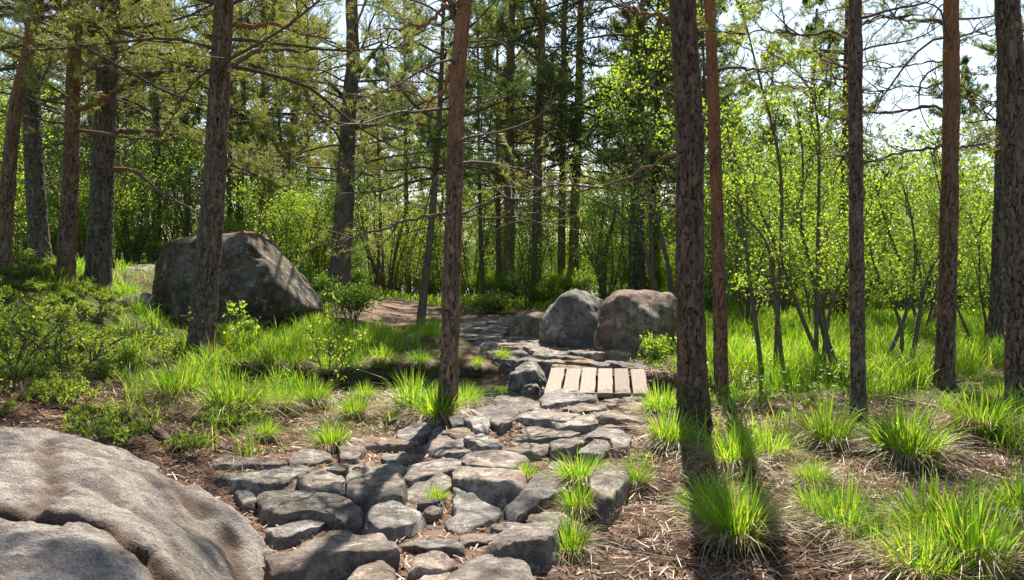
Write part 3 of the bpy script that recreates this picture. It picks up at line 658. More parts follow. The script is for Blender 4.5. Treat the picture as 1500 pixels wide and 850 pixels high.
def leaves(P, rng, ln, wd):
    N = len(P); d = nrm(rng.normal(0, 1, (N, 3)) + np.array([0, 0, -.25])); u = nrm(np.cross(d, rng.normal(0, 1, (N, 3))))
    k = rng.uniform(.65, 1.25, (N, 1)); l, w2 = ln * k, wd * k * .5; nn = np.cross(d, u)
    V = np.stack([P, P + d * l * .5 + u * w2 + nn * w2 * .35, P + d * l, P + d * l * .5 - u * w2 + nn * w2 * .35], 1).reshape(-1, 3)
    return V, np.arange(len(V)).reshape(-1, 4)

def pine_crown(curve, hb, Ht, rng, Lmax=3.2, nprim=26, per=8, shoots=6, num=22, ln=.075, wd=.0095, dead=10, mat='needles', sides=5, azr=None, bark='twig', r0=.035, zdead=None):
    """limbs, dead lower branches and needle tufts of one pine, in the tree's own space"""
    nprim = int(nprim * 1.35); per += 3; shoots += 3
    mb = MB(); zs = np.sort(hb + (Ht * .99 - hb) * rng.uniform(0, 1, nprim) ** 1.15); rel = (zs - hb) / max(.1, Ht - hb)
    az = np.arange(nprim) * 2.4 + rng.normal(0, .5, nprim) + rng.uniform(0, 6)
    if azr: az = rng.uniform(*azr, nprim)
    L = Lmax * (.35 + .9 * np.sin(np.clip(.25 + rel * .75, 0, 1) * math.pi) ** .8) * rng.uniform(.6, 1.15, nprim)
    L = np.maximum(L * (1 - .55 * rel ** 2), .4)
    A = limb_set(curve, zs, az, rng.uniform(-.15, .45, nprim) + .5 * rel, L, rng, droop=.08)
    ra = (r0 * (.45 + .55 * L / Lmax))[:, None] * np.linspace(1, .25, A.shape[1])[None] ** .9
    mb.add(*tubes(A, ra, sides), 0)
    Bs, s = side_set(A, rng, per, .28, lambda s: .95 * np.repeat(L[:, None], per, 1) * .36 * (1.25 - .8 * s))
    rb = np.broadcast_to(np.linspace(.012, .004, Bs.shape[1]), Bs.shape[:2]); mb.add(*tubes(Bs, rb, 3), 0)
    P, T = points_on(Bs, shoots, .3, rng)
    D = nrm(T * .7 + rng.normal(0, .55, T.shape) + np.array([0, 0, .45])); P = P + rng.normal(0, .06, P.shape)
    mb.add(*needles(P, D, rng, num, ln, wd, .14), 1)
    if dead:
        z0 = zdead if zdead is not None else hb * .45
        zs = rng.uniform(z0, hb + .25 * (Ht - hb), dead); az = rng.uniform(0, 6.28, dead); L = rng.uniform(.4, 1.7, dead)
        A = limb_set(curve, zs, az, rng.uniform(-.35, .25, dead), L, rng, kink=.22, droop=.1, lift=.0)
        mb.add(*tubes(A, (.006 + .007 * L)[:, None] * np.linspace(1, .3, A.shape[1])[None], 4), 0)
        Bs, s = side_set(A, rng, 7, .25, lambda s: .4 + 0 * s, kink=.35); mb.add(*tubes(Bs, np.broadcast_to(np.linspace(.006, .002, 5), Bs.shape[:2]), 3), 0)
    return mb.data('crown', [M[bark], M[mat]])
def plates(ang, z, circ, rng, cw=.05, ch=.15):
    """bark plates wrapped round a trunk: crack profile 0..1 and a random value per plate"""
    nx = max(5, int(round(circ / cw))); sd = int(rng.integers(1 << 16))
    P = np.stack([np.cos(ang) * 2.2, np.sin(ang) * 2.2, z * 5], -1); gx = ang / (2 * math.pi) * nx + .8 * vnoise(P * 1.3, 3) + .35 * vnoise(P * 4, 6); gy = z / ch + .9 * vnoise(P * 1.1 + 40, 5)
    ix, iy = np.floor(gx).astype(np.int64), np.floor(gy).astype(np.int64); f1 = np.full(gx.shape, 9.); f2 = f1.copy(); cid = np.zeros(gx.shape)
    for dx in (-1, 0, 1):
        for dy in (-1, 0, 1):
            cx, cy = ix + dx, iy + dy; m = np.mod(cx, nx); px = cx + .1 + .8 * _h(m, cy, 0 * cy, sd); py = cy + _h(m, cy, 0 * cy + 7, sd)
            d = np.hypot(gx - px, (gy - py) * 1.15); cl = _h(m, cy, 0 * cy + 3, sd); new = d < f1
            f2 = np.where(new, f1, np.minimum(f2, d)); cid = np.where(new, cl, cid); f1 = np.minimum(f1, d)
    e = sm(.02, .26, f2 - f1); gone = sm(.0, .5, vnoise(P * np.array([2.2, 2.2, 1.1]) + 9, 11)); return 1 - (1 - e) * (1 - .85 * gone), cid
def trunk_mesh(name, curve, r0, rtop, rng, mats, sides=22, step=.07, flare=.35, lump=.05, fine=False, fade=(4., 7.)):
    Lc = np.linalg.norm(np.diff(curve, axis=0), axis=1).sum()
    if fine:
        sides = int(min(110, max(48, 2 * math.pi * r0 / .011))); q = np.r_[np.arange(0, min(7., Lc), .018), np.arange(7., Lc, .15), Lc] / Lc
    else: q = np.linspace(0, 1, min(150, max(8, int(Lc / step))))
    n = len(q); C0 = resample(curve, 200); C = np.stack([np.interp(q, np.linspace(0, 1, 200), C0[:, k]) for k in range(3)], 1)
    zz = C[:, 2] - C[0, 2]; rad = (r0 + (rtop - r0) * q ** .9) * (1 + flare * np.exp(-np.maximum(zz - .12, 0) / .2))
    V, F = tubes(C[None], rad[None], sides); c = np.repeat(C, sides, 0); d = V - c; R_ = np.repeat(rad, sides)
    ang = np.tile(np.arange(sides) * 2 * math.pi / sides, n); z = np.repeat(zz, sides)
    k = fbm(V * np.array([5, 5, 2.2]) + rng.uniform(0, 90), 3, 3) * lump * 1.3 + .2 * np.exp(-z / .22) * np.cos(ang * 4 + 1.3 + z) + .1 * np.exp(-z / .3) * np.cos(ang * 7) 
    pl, cid = plates(ang, z, 2 * math.pi * r0, rng, .036 if r0 > .1 else .03, .11 if r0 > .1 else .09)
    dep = (.022 if r0 > .1 else .014) * (1 - .75 * sm(*fade, z))
    dr = dep * (pl - 1) + dep * .55 * (cid - .5) * pl + .004 * vnoise(V * np.array([60, 60, 25]), 8) if fine else dep * .4 * (pl - 1)
    V = c + d * (1 + k + dr / R_)[:, None]
    me = mesh(name, V, [(F, 0)], mats)
    for nm, val in (('plate', pl if fine else .35 + .65 * pl), ('cell', cid)): a_ = me.attributes.new(nm, 'FLOAT', 'POINT'); a_.data.foreach_set('value', val.astype(np.float32))
    return me
def curve_from(px, Yd, H_, base, r_=0):
    P = np.array([at(u, v, Yd) for u, v in px]) - base; P[0] = 0
    z = P[-1, 2]; d = P[-1] - P[-2]; d = d / max(d[2], .2)
    while z < H_:
        d = d * np.array([.7, .7, 1]); st = min(1.2, H_ - z + .01); P = np.vstack([P, P[-1] + d * st]); z = P[-1, 2]
    P = np.vstack([P[:1] - [0, 0, .25], P]); return spline(P, 40)
NTREE = 0
def pine(px, Yd, wpx, label, Ht=13., hb=5., bark='bark', cat='pine tree', group=None, branches=(), crown=None, name='pine_tree', top=.32, flare=.35, sides=22):
    """px: its trunk as seen, from the foot up; branches: bare limbs traced the same way, (points, width px, reach towards/away)"""
    global NTREE; NTREE += 1; rng = np.random.default_rng(1000 + NTREE)
    b = at(*px[0], Yd); base = np.array([b[0], b[1], Hs(b[0], b[1])])
    cv = curve_from(px, Yd, Ht, base); r = wpx * Yd / FPX * .5
    root = link(name, None, loc=base); tag(root, label, cat, group)
    hi0 = {'bark_orange': (0., 1.5), 'bark_warm': (1.2, 4.2)}.get(bark, (4., 8.)); link('trunk', trunk_mesh('trunk', cv, r * 1.05, r * top, rng, [M[bark]], sides, flare=flare, fine=Yd < 18 and wpx > 18, fade=hi0), root)
    if crown is not False:
        kw = dict(crown or {}); link('crown', pine_crown(cv, hb, Ht, rng, **kw), root)
    for pts, wp, dy, *mt in branches:
        n = len(pts); P = np.array([at(u, v, Yd) for u, v in pts]) - base; P = spline(P, 16); t = np.linspace(0, 1, 16)
        P[0] = [np.interp(P[0][2], cv[:, 2], cv[:, k]) for k in range(3)]
        P[:, 1] += dy * t + .05 * np.sin(t * 9); k = (Yd + P[:, 1:2] - 0) / Yd
        P[:, 0] = (P[:, 0] + base[0]) * k[:, 0] - base[0]; P[:, 2] = (P[:, 2] + base[2] - 1.6) * k[:, 0] + 1.6 - base[2]
        P[1:] += rng.normal(0, .012, (15, 3)); mb = MB(); rb = wp * Yd / FPX * .5
        mb.add(*tubes(P[None], (rb * np.linspace(1, .35, 16) * (1 + .12 * rng.normal(size=16)))[None], 8), 0)
        Bs, s = side_set(P[None], rng, 9, .35, lambda s: .45 + 0 * s, kink=.3); mb.add(*tubes(Bs, np.broadcast_to(np.linspace(.009, .003, 5), Bs.shape[:2]), 4), 1)
        mats = [M[{'bark_grey': 'branch_grey', 'bark_warm': 'branch_warm'}.get(mt[0], mt[0])] if mt else M['branch_o'], M['twig']]
        if len(mt) > 1:
            q, T = points_on(Bs, mt[1], .3, rng); D = nrm(T + rng.normal(0, .5, T.shape) + [0, 0, .4]); mb.add(*needles(q + rng.normal(0, .05, q.shape), D, rng, 26, .06, .006, .13), 2); mats.append(M['needles'])
        link('branch', mb.data('branch', mats), root)
    return root

K_FG = dict(nprim=26, per=7, shoots=6, num=20, dead=6, Lmax=3.0, zdead=3.2)
# --- the pines one can tell apart
pine([(2, 385), (10, 290), (20, 170), (45, 60), (52, 0)], 13, 22, 'curved reddish pine leaning right at the far left edge of the photo', 11, 3.5, 'bark_warm',
     branches=[([(48, 40), (20, 22), (-8, 5)], 7, .6, 'bark_grey'), ([(50, 18), (75, 12), (112, 14)], 6, -.3, 'branch_o', 5)], crown=dict(K_FG, dead=10, zdead=1.5))
pine([(60, 388), (50, 250), (45, 130), (50, 60), (52, 20)], 17.5, 29, 'straight dark grey pine between the curved reddish one and the orange-topped one', 12, 3.3, 'bark_grey', crown=dict(nprim=30, dead=16, zdead=1.2, shoots=6))
pine([(95, 415), (104, 250), (108, 100), (112, 0)], 14, 25, 'orange-topped pine with crooked bare limbs on the bright bilberry mound', 12, 3.6, 'bark_warm',
     branches=[([(114, 163), (135, 155), (160, 140), (178, 125), (195, 122)], 9, -.6, 'branch_o', 4), ([(113, 66), (130, 55), (150, 42), (165, 38)], 8, .5, 'branch_o', 4), ([(117, 190), (150, 196), (180, 203), (222, 206), (265, 205)], 6, -.4, 'bark_warm', 3), ([(110, 110), (135, 100), (160, 98)], 7, .4), ([(105, 140), (85, 143), (62, 153)], 8, .5, 'bark_grey')], crown=dict(K_FG, dead=8, zdead=2.2))
pine([(142, 430), (150, 270), (155, 150), (160, 50), (162, 0)], 15.5, 36, 'thick dark pine with a flared foot left of the huge boulder', 13, 3.4, 'bark_grey', flare=.5,
     branches=[([(160, 248), (195, 246), (212, 262), (232, 282), (262, 296), (295, 316)], 7, -.8, 'bark_warm'), ([(160, 195), (190, 193), (225, 192), (255, 196)], 9, .5, 'bark_birch')], crown=dict(nprim=30, dead=16, zdead=1.6, shoots=6, Lmax=3.4))
pine([(292, 532), (303, 400), (315, 250), (322, 120), (328, 0)], 12.5, 37, 'stout rough-barked pine standing in front of the huge boulder', 13, 4.0, 'bark', flare=.35,
     branches=[([(330, 35), (352, 37), (372, 42), (390, 30), (415, 40), (445, 52), (478, 56)], 8, .5, 'branch_o', 3), ([(338, 100), (358, 85), (378, 74), (405, 72), (438, 76), (470, 72)], 8, .8, 'bark_warm', 4), ([(330, 232), (350, 245), (375, 255), (398, 262)], 8, .4, 'bark_warm', 5), ([(322, 100), (330, 104)], 6, -.6, 'bark_grey')], crown=dict(K_FG, zdead=3.5, nprim=36, Lmax=4.0))
pine([(495, 437), (503, 330), (507, 250), (510, 170), (518, 90), (516, 40)], 23, 33, 'dark forked pine at the right end of the huge boulder', 11, 3.0, 'bark_grey', flare=.3,
     branches=[([(512, 130), (525, 105), (545, 80), (560, 65)], 13, .4, 'bark_grey', 5), ([(506, 145), (492, 130), (475, 115)], 8, -.4, 'bark_grey', 5), ([(508, 152), (525, 142), (550, 138), (575, 132)], 8, .5, 'bark_grey', 5), ([(507, 195), (530, 186), (560, 182)], 7, .4, 'bark_grey', 4)], crown=dict(nprim=30, dead=14, zdead=2., Lmax=3.3, shoots=7))
pine([(418, 345), (424, 250), (432, 160), (436, 60)], 36, 16, 'far straight pine rising behind the crest of the huge boulder', 15, 4, 'bark_grey', crown=dict(nprim=30, dead=14, num=9, ln=.1, wd=.018))
pine([(655, 612), (660, 500), (662, 400), (666, 250), (668, 150), (674, 50), (684, -20)], 8.3, 29, 'slender pine rising from the bright tussock beside the stream pool', 11, 6.6, 'bark_warm', flare=.25,
     branches=[([(656, 312), (620, 318), (575, 330), (540, 342), (505, 350), (482, 358)], 6, .8, 'bark_birch', 5), ([(674, 315), (700, 302), (740, 290), (770, 291), (800, 300)], 5, 1.0, 'bark_birch'), ([(674, 315), (720, 320), (765, 320), (808, 328)], 4.5, .5, 'bark_birch'),
               ([(668, 20), (650, 5), (638, 25), (618, 38), (596, 39), (572, 46)], 8, .6, 'branch_o', 3), ([(663, 92), (656, 122), (645, 142), (630, 152), (605, 140), (585, 130)], 7, .5, 'branch_o', 3), ([(668, 30), (664, 10), (661, -10)], 14, .1, 'bark_warm')], crown=dict(K_FG, nprim=14, Lmax=1.8, zdead=2.4, dead=9))
pine([(616, 482), (622, 420), (630, 350), (636, 280), (642, 200)], 18.5, 13, 'thin dark pine leaning right beside the dirt trail', 8, 3.2, 'bark_birch', crown=dict(mat='needles_dark', nprim=22, Lmax=1.9, dead=8, per=7))
pine([(745, 446), (746, 330), (747, 200), (750, 0)], 27, 16, 'tall straight pine with a leafy bush around its foot, left of the close pair', 16, 3.9, 'bark', crown=dict(nprim=38, dead=16, mat='needles_dark', num=14, ln=.1, wd=.018, Lmax=3.2))
pine([(785, 447), (786, 330), (790, 180), (795, 0)], 26, 15, 'tall brown pine standing just behind the low dark boulder', 16, 5.2, 'bark', crown=dict(nprim=26, dead=16, num=14, ln=.1, wd=.018, Lmax=2.6))
pine([(822, 436), (823, 330), (825, 200), (827, 0)], 29, 12, 'thinner pine of the close pair behind the pale pointed boulder', 16, 3.8, 'bark', crown=dict(nprim=30, dead=14, mat='needles_dark', num=14, ln=.1, wd=.018, Lmax=3.0))
pine([(840, 434), (841, 330), (846, 200), (851, 0)], 29.5, 16, 'thicker right-hand pine of the close pair behind the pale pointed boulder', 16, 4.6, 'bark', crown=dict(nprim=38, dead=14, num=14, ln=.1, wd=.018, Lmax=3.4))
pine([(731, 460), (731, 400), (730, 335), (729, 200)], 31, 9, 'thin dark trunk just left of the bush-footed tall pine', 11, 4.6, 'bark_birch', crown=dict(nprim=22, dead=10, num=9, ln=.1, wd=.016, Lmax=1.8))
pine([(957, 440), (958, 380), (960, 300), (964, 150)], 29, 17, 'dark ivy-coloured pine far behind the broad brown boulder', 13, 3.4, 'bark_moss', crown=dict(nprim=30, dead=18, mat='needles_dark', num=14, ln=.1, wd=.018, Lmax=3.0))
pine([(1018, 642), (1014, 560), (1012, 450), (1008, 330), (1012, 240), (1014, 190), (1006, 110), (1001, 40), (998, -20)], 7.4, 44, 'thickest dark furrowed pine with a mossy foot, right of the path', 12, 7, 'bark_moss', flare=.4, sides=28, top=.5,
     branches=[([(1002, 222), (975, 232), (945, 248), (915, 264), (885, 274), (850, 272), (800, 273), (755, 278)], 6.5, 1.2, 'bark_warm', 4), ([(995, 33), (965, 26), (930, 14), (895, 4), (880, -4)], 7, .8, 'branch_o'), ([(1004, 290), (985, 300), (960, 303)], 2.5, .4, 'bark_grey')], crown=dict(K_FG, nprim=14, Lmax=1.9, zdead=3.6, dead=5))
pine([(1058, 577), (1054, 430), (1050, 300), (1046, 170), (1039, 0)], 9.75, 21, 'slim bright orange pine close behind the thickest dark one', 11, 6.8, 'bark_orange', flare=.15, top=.45,
     branches=[([(1040, 30), (1025, 31), (1012, 28)], 8, .3), ([(1050, 103), (1075, 99), (1105, 101), (1128, 112), (1140, 125)], 5, .6, 'bark_warm', 3), ([(1050, 260), (1042, 245), (1036, 225)], 6, -.3)], crown=dict(K_FG, nprim=14, Lmax=1.8, zdead=3.4, dead=5))
pine([(1258, 632), (1256, 480), (1254, 300), (1253, 120), (1253, -10)], 7.7, 22, 'slim straight pine growing out of the large tussock on the right', 11, 6.4, 'bark', flare=.4, top=.5,
     branches=[([(1246, 232), (1240, 225), (1235, 228)], 3, -.2, 'bark_grey'), ([(1246, 100), (1238, 97)], 4, .2), ([(1250, 62), (1215, 44), (1170, 52), (1125, 40), (1085, 50)], 5, 1.2, 'bark_grey', 6), ([(1256, 40), (1290, 22), (1330, 30)], 4, 1.0, 'bark_grey', 5), ([(1250, 130), (1215, 122), (1180, 130)], 3, .8, 'bark_grey', 4)], crown=dict(K_FG, nprim=14, Lmax=1.7, zdead=3.2, dead=4))
pine([(1383, 572), (1386, 450), (1391, 300), (1394, 120), (1393, -10)], 10, 27, 'pine with long bare curved side limbs, second trunk from the right edge', 12, 5.2, 'bark_warm', flare=.25, top=.4,
     branches=[([(1390, 170), (1380, 158), (1355, 155), (1325, 163), (1295, 168), (1262, 166)], 6, .7, 'bark_grey', 2), ([(1388, 212), (1355, 222), (1330, 219), (1300, 232), (1268, 240), (1240, 235)], 5, .9, 'bark_grey', 3), ([(1390, 40), (1370, 28), (1340, 32), (1300, 24), (1255, 20)], 6, .8, 'bark_grey', 3), ([(1398, 218), (1425, 212), (1445, 212), (1462, 222)], 5, .5, 'bark_grey', 4), ([(1396, 60), (1425, 45), (1455, 52)], 4, .8, 'bark_grey', 5),
               ([(1390, 90), (1350, 92), (1310, 100), (1270, 96)], 3, 1., 'bark_grey', 5), ([(1390, 120), (1355, 130), (1320, 125), (1275, 140)], 3, .8, 'bark_grey', 2)], crown=dict(K_FG, Lmax=2.6, zdead=3.2, dead=10))
pine([(1495, 602), (1491, 450), (1488, 300), (1483, 120), (1474, -10)], 8.7, 38, 'thick plated pine cut by the right edge of the photo', 12, 5.4, 'bark', flare=.25, top=.55,
     branches=[([(1480, 182), (1455, 178), (1440, 165), (1432, 158)], 4, .4, 'bark_grey')], crown=dict(K_FG, Lmax=2.4, dead=4))
pine([(1461, 523), (1466, 400), (1470, 250), (1472, 100)], 13.3, 28, 'grey-brown pine partly behind the thick plated one at the right edge', 12, 5.6, 'bark_grey', crown=dict(K_FG, dead=6))
pine([(1230, 490), (1236, 380), (1241, 250), (1244, 100), (1245, 0)], 20, 22, 'dark ivy-wrapped pine behind the slim straight one', 14, 5.2, 'bark_moss', crown=dict(nprim=28, dead=16, Lmax=2.6, shoots=6))
pine([(335, 345), (337, 250), (338, 150)], 30, 9, 'thin far trunk peeping out just right of the stout rough-barked pine', 13, 5.0, 'bark_birch', crown=dict(nprim=24, dead=8, num=9, ln=.1, wd=.018))
pine([(380, 360), (383, 300), (385, 200)], 33, 9, 'thin far pine above the middle of the huge boulder', 13, 5.0, 'bark', crown=dict(nprim=24, dead=8, num=9, ln=.1, wd=.018))
pine([(600, 440), (598, 380), (596, 330), (594, 200)], 32, 7, 'thin far trunk above the dirt trail, left of the leaning dark pine', 12, 5.5, 'bark_birch', crown=dict(nprim=22, dead=8, num=9, ln=.1, wd=.018, Lmax=2))
pine([(708, 450), (706, 400), (704, 350), (702, 250)], 30, 7, 'thin dark trunk above the far end of the stone path', 10, 4.4, 'bark_birch', crown=dict(nprim=20, dead=8, num=9, ln=.1, wd=.018, Lmax=1.8))
pine([(455, 360), (453, 280), (450, 150)], 34, 8, 'thin far pine left of the forked one', 13, 5.2, 'bark', crown=dict(nprim=24, dead=8, num=9, ln=.1, wd=.018))
pine([(228, 360), (230, 300), (228, 150)], 28, 14, 'dark far pine over the left shoulder of the huge boulder', 13, 4.6, 'bark_grey', crown=dict(nprim=28, dead=14, num=10, ln=.09, wd=.015))

# --- pines of the wood behind, from a few built ones
rng = np.random.default_rng(7); proto = []
for k, (hh, hb) in enumerate(((14, 3.6), (15.5, 4.5), (12.5, 2.8), (13.5, 3.8))):
    cv = np.c_[.12 * np.sin(np.linspace(0, 4 + k, 30)), .1 * np.cos(np.linspace(0, 5, 30)), np.linspace(-.2, hh, 30)]
    tm = trunk_mesh('trunk', cv, .2, .05, rng, [M['bark' if k % 2 else 'bark_grey']], 14)
    proto.append((tm, pine_crown(cv, hb, hh, rng, nprim=34, per=8, shoots=6, num=14, ln=.12, wd=.028, Lmax=3.5, dead=12, sides=4, mat='needles' if k % 2 else 'needles_dark')))
spots = []
for k in range(700):
    Yd = rng.uniform(24, 72); u = rng.uniform(-420, 1750)
    if Yd < 31 and not (u < 470 or 900 < u < 1180): continue
    if Yd < 27 and 60 < u < 480: continue
    if u > 1180 and Yd < 34: continue
    if Yd < 40 and 600 < u < 900: continue
    if u > 1250 and rng.random() < .45: continue
    x = at(u, 400, Yd)[0]
    if any((x - a) ** 2 + (Yd - b_) ** 2 < 4.3 ** 2 for a, b_ in spots): continue
    spots.append((x, Yd))
    if len(spots) >= 54: break
for k, (x, y) in enumerate(spots):
    tm, cm = proto[rng.integers(4)]
    o = link('pine_tree', None, loc=(x, y, Hs(x, y))); s_ = rng.uniform(.85, 1.2); o.scale = (s_, s_, s_); o.rotation_euler.z = rng.uniform(0, 6.28)
    link('trunk', tm, o); link('crown', cm, o)
    u = 750 + x / y * FPX
    lab = 'tall pine deep in the wood behind the left bank' if u < 480 else ('tall pine deep in the wood beyond the path' if u < 1000 else 'tall pine deep in the wood behind the right-hand grass')
    tag(o, lab, 'pine tree', 'pines deep in the wood')

cv = np.c_[.15 * np.sin(np.linspace(0, 5, 30)), .1 * np.cos(np.linspace(0, 4, 30)), np.linspace(-.2, 9.5, 30)]
thin = (trunk_mesh('trunk', cv, .075, .02, rng, [M['bark_birch']], 8), pine_crown(cv, 4.4, 9.5, rng, nprim=20, per=6, shoots=5, num=10, ln=.1, wd=.02, Lmax=1.5, dead=10, zdead=1.2, r0=.02, sides=4)); tp = []
for k in range(400):
    Yd = rng.uniform(23, 42); u = rng.uniform(-60, 1130); x = at(u, 400, Yd)[0]
    if (Yd < 30 and 470 < u < 770) or any((x - a) ** 2 + (Yd - b_) ** 2 < 2.5 for a, b_ in tp + spots): continue
    tp.append((x, Yd)); o = link('young_pine', None, loc=(x, Yd, Hs(x, Yd))); s_ = rng.uniform(.75, 1.15); o.scale = (s_, s_, s_); o.rotation_euler = (rng.normal(0, .04), rng.normal(0, .05), rng.uniform(0, 6.28)); link('trunk', thin[0], o); link('crown', thin[1], o)
    tag(o, 'thin young pine among the undergrowth ' + ('behind the left bank' if u < 480 else 'beyond the path'), 'young pine', 'thin young pines of the wood')
    if len(tp) >= 34: break

# --- broadleaf saplings and shrubs
def leafy(stems, rng, per=8, tw=4, nl=14, ln=.05, wd=.034, sl=.8, s0=.3, rs=(.03, .008), mat='leaf', spread=1.0, fuzz=.09):
    """stems (list of (n,3)); side shoots, twigs and single leaves"""
    mb = MB(); L = MB()
    for st in stems:
        P = spline(st, 14)[None]; mb.add(*tubes(P, np.linspace(rs[0], rs[1], 14)[None], 7), 0)
        Bs, s = side_set(P, rng, per, s0, lambda s: sl * (1.2 - .6 * s), n=6, up=.35, spread=spread, kink=.28)
        mb.add(*tubes(Bs, np.broadcast_to(np.linspace(.011, .004, 6), Bs.shape[:2]), 4), 0)
        T2, s2 = side_set(Bs, rng, tw, .2, lambda s: sl * .4 + 0 * s, n=4, up=.2, kink=.3)
        mb.add(*tubes(T2, np.broadcast_to(np.linspace(.005, .002, 4), T2.shape[:2]), 3), 0)
        p, _ = points_on(T2, nl, .15, rng); L.add(*leaves(p + rng.normal(0, fuzz, p.shape) * [1, 1, .7], rng, ln, wd))
    return mb.data('stems', [M['bark_birch']]), L.data('foliage', [M[mat]], False)
def plant(name, base, stems_mesh, leaf_mesh, label, cat, group=None, sc=1, rz=0):
    o = link(name, None, loc=base); o.scale = (sc, sc, sc); o.rotation_euler.z = rz; tag(o, label, cat, group)
    link('stem', stems_mesh, o); link('foliage', leaf_mesh, o); return o
def traced(pxs, Yd, label, cat, name, dys, **kw):
    b = at(*pxs[0][0], Yd); base = np.array([b[0], b[1], Hs(b[0], b[1])]); st = []
    for px, dy in zip(pxs, dys):
        P = np.array([at(u, v, Yd) for u, v in px]) - base; P[0, 2] = min(P[0, 2], -.05); P[:, 1] += dy * np.linspace(0, 1, len(P)); st.append(P)
    a, l = leafy(st, np.random.default_rng(int(pxs[0][0][0])), **kw); return plant(name, base, a, l, label, cat)
traced([[(1214, 555), (1185, 490), (1165, 430), (1148, 385), (1138, 350), (1120, 300), (1095, 260), (1075, 200)], [(1229, 562), (1215, 515), (1204, 470), (1205, 430), (1200, 390), (1186, 350), (1182, 320), (1192, 290), (1200, 230), (1190, 150)],
        [(1204, 548), (1206, 500), (1212, 440), (1226, 405), (1245, 370), (1250, 300)], [(1236, 560), (1222, 500), (1225, 440), (1232, 380)], [(1150, 400), (1120, 350), (1075, 320), (1060, 300)], [(1138, 350), (1150, 280), (1145, 200), (1120, 130), (1110, 60), (1095, 0)], [(1120, 300), (1085, 230), (1050, 160), (1010, 110), (960, 95)], [(1200, 230), (1215, 160), (1210, 90), (1180, 60)]],
       11.2, 'tall many-stemmed broadleaf tree with fresh green leaves in the middle of the right-hand grass', 'broadleaf tree', 'leafy_tree', (.3, .6, -.3, .8, -.6, .3, 1.2, 1.0), per=11, tw=5, nl=20, sl=.75, rs=(.034, .01), s0=.35, ln=.045, wd=.031)
traced([[(1287, 548), (1320, 490), (1343, 432), (1352, 380), (1350, 320), (1335, 260)], [(1312, 548), (1330, 510), (1332, 470), (1300, 400), (1290, 340)], [(1335, 445), (1365, 400), (1395, 370), (1425, 340), (1430, 270)]],
       11.6, 'leaning leafy shrub between the slim straight pine and the long-limbed one', 'shrub', 'leafy_shrub', (.3, .5, .6), per=9, tw=5, nl=18, sl=.7, rs=(.035, .008), ln=.045, wd=.031)
traced([[(992, 470), (980, 380), (960, 300), (930, 220), (900, 160)], [(985, 420), (1000, 330), (995, 230), (980, 120), (985, 40)], [(980, 380), (940, 340), (900, 300), (860, 285)], [(998, 330), (1040, 250), (1070, 180)], [(960, 300), (955, 200), (935, 110)]],
       17.5, 'tall airy broadleaf tree behind the broad brown boulder and the thickest pine', 'broadleaf tree', 'leafy_tree', (.5, -.5, .6, .3, 1), per=10, tw=5, nl=14, sl=1.1, rs=(.06, .015), s0=.3, ln=.065, wd=.045, fuzz=.14)
traced([[(1438, 545), (1420, 480), (1405, 440), (1400, 380), (1420, 320)], [(1440, 540), (1450, 480), (1440, 420), (1446, 340)]],
       13.5, 'thin-stemmed leafy shrub left of the grey-brown pine by the right edge', 'shrub', 'leafy_shrub', (.4, .2), per=9, tw=5, nl=16, sl=.7, rs=(.03, .006), ln=.045, wd=.031)
traced([[(880, 440), (885, 400), (888, 360), (900, 330), (905, 290)], [(886, 385), (880, 350), (886, 310)]], 27, 'dark forked sapling trunk above the pale pointed boulder', 'sapling', 'leafy_sapling', (.3, .3), per=7, tw=3, nl=8, sl=1.1, rs=(.12, .03), ln=.09, wd=.06, mat='leaf_dark')
traced([[(478, 560), (482, 530), (486, 505), (492, 478), (490, 455)], [(482, 530), (462, 505), (455, 490)], [(484, 520), (510, 500), (522, 490)]], 10.4, 'small bright sapling in the dark hollow in front of the huge boulder', 'sapling', 'leafy_sapling', (.1, .1, -.1), per=5, tw=2, nl=7, sl=.24, rs=(.010, .003), ln=.05, wd=.034, s0=.3, fuzz=.04)
traced([[(352, 500), (346, 480), (340, 455)], [(350, 495), (360, 485), (372, 480)]], 12.6, 'tiny light green sapling just right of the stout rough-barked pine', 'sapling', 'leafy_sapling', (.1, -.1), per=6, tw=3, nl=7, sl=.2, rs=(.008, .003), ln=.06, wd=.042, fuzz=.04)
for k, (u, v, Yd, lab) in enumerate([(20, 520, 8.6, 'sparse twiggy shrub at the left edge above the granite slab'), (105, 505, 9.0, 'thin upright twiggy shrub near the bilberry slope, right of the sparse edge shrub')]):
    r_ = np.random.default_rng(90 + k); st = []
    for q in range(6):
        a = r_.uniform(-2.6, .5); L_ = r_.uniform(.6, 1.1); st.append(np.array([[0, 0, -.05], [.25 * L_ * math.cos(a), .2 * L_ * math.sin(a), .35 * L_], [.75 * L_ * math.cos(a), .5 * L_ * math.sin(a), .62 * L_], [1.1 * L_ * math.cos(a), .7 * L_ * math.sin(a), .7 * L_]]))
    a, l = leafy(st, r_, per=5, tw=2, nl=5, sl=.26, rs=(.006, .002), ln=.034, wd=.024, fuzz=.04); b = at(u, v, Yd); plant('twiggy_shrub', (b[0], b[1], Hs(b[0], b[1])), a, l, lab, 'shrub')
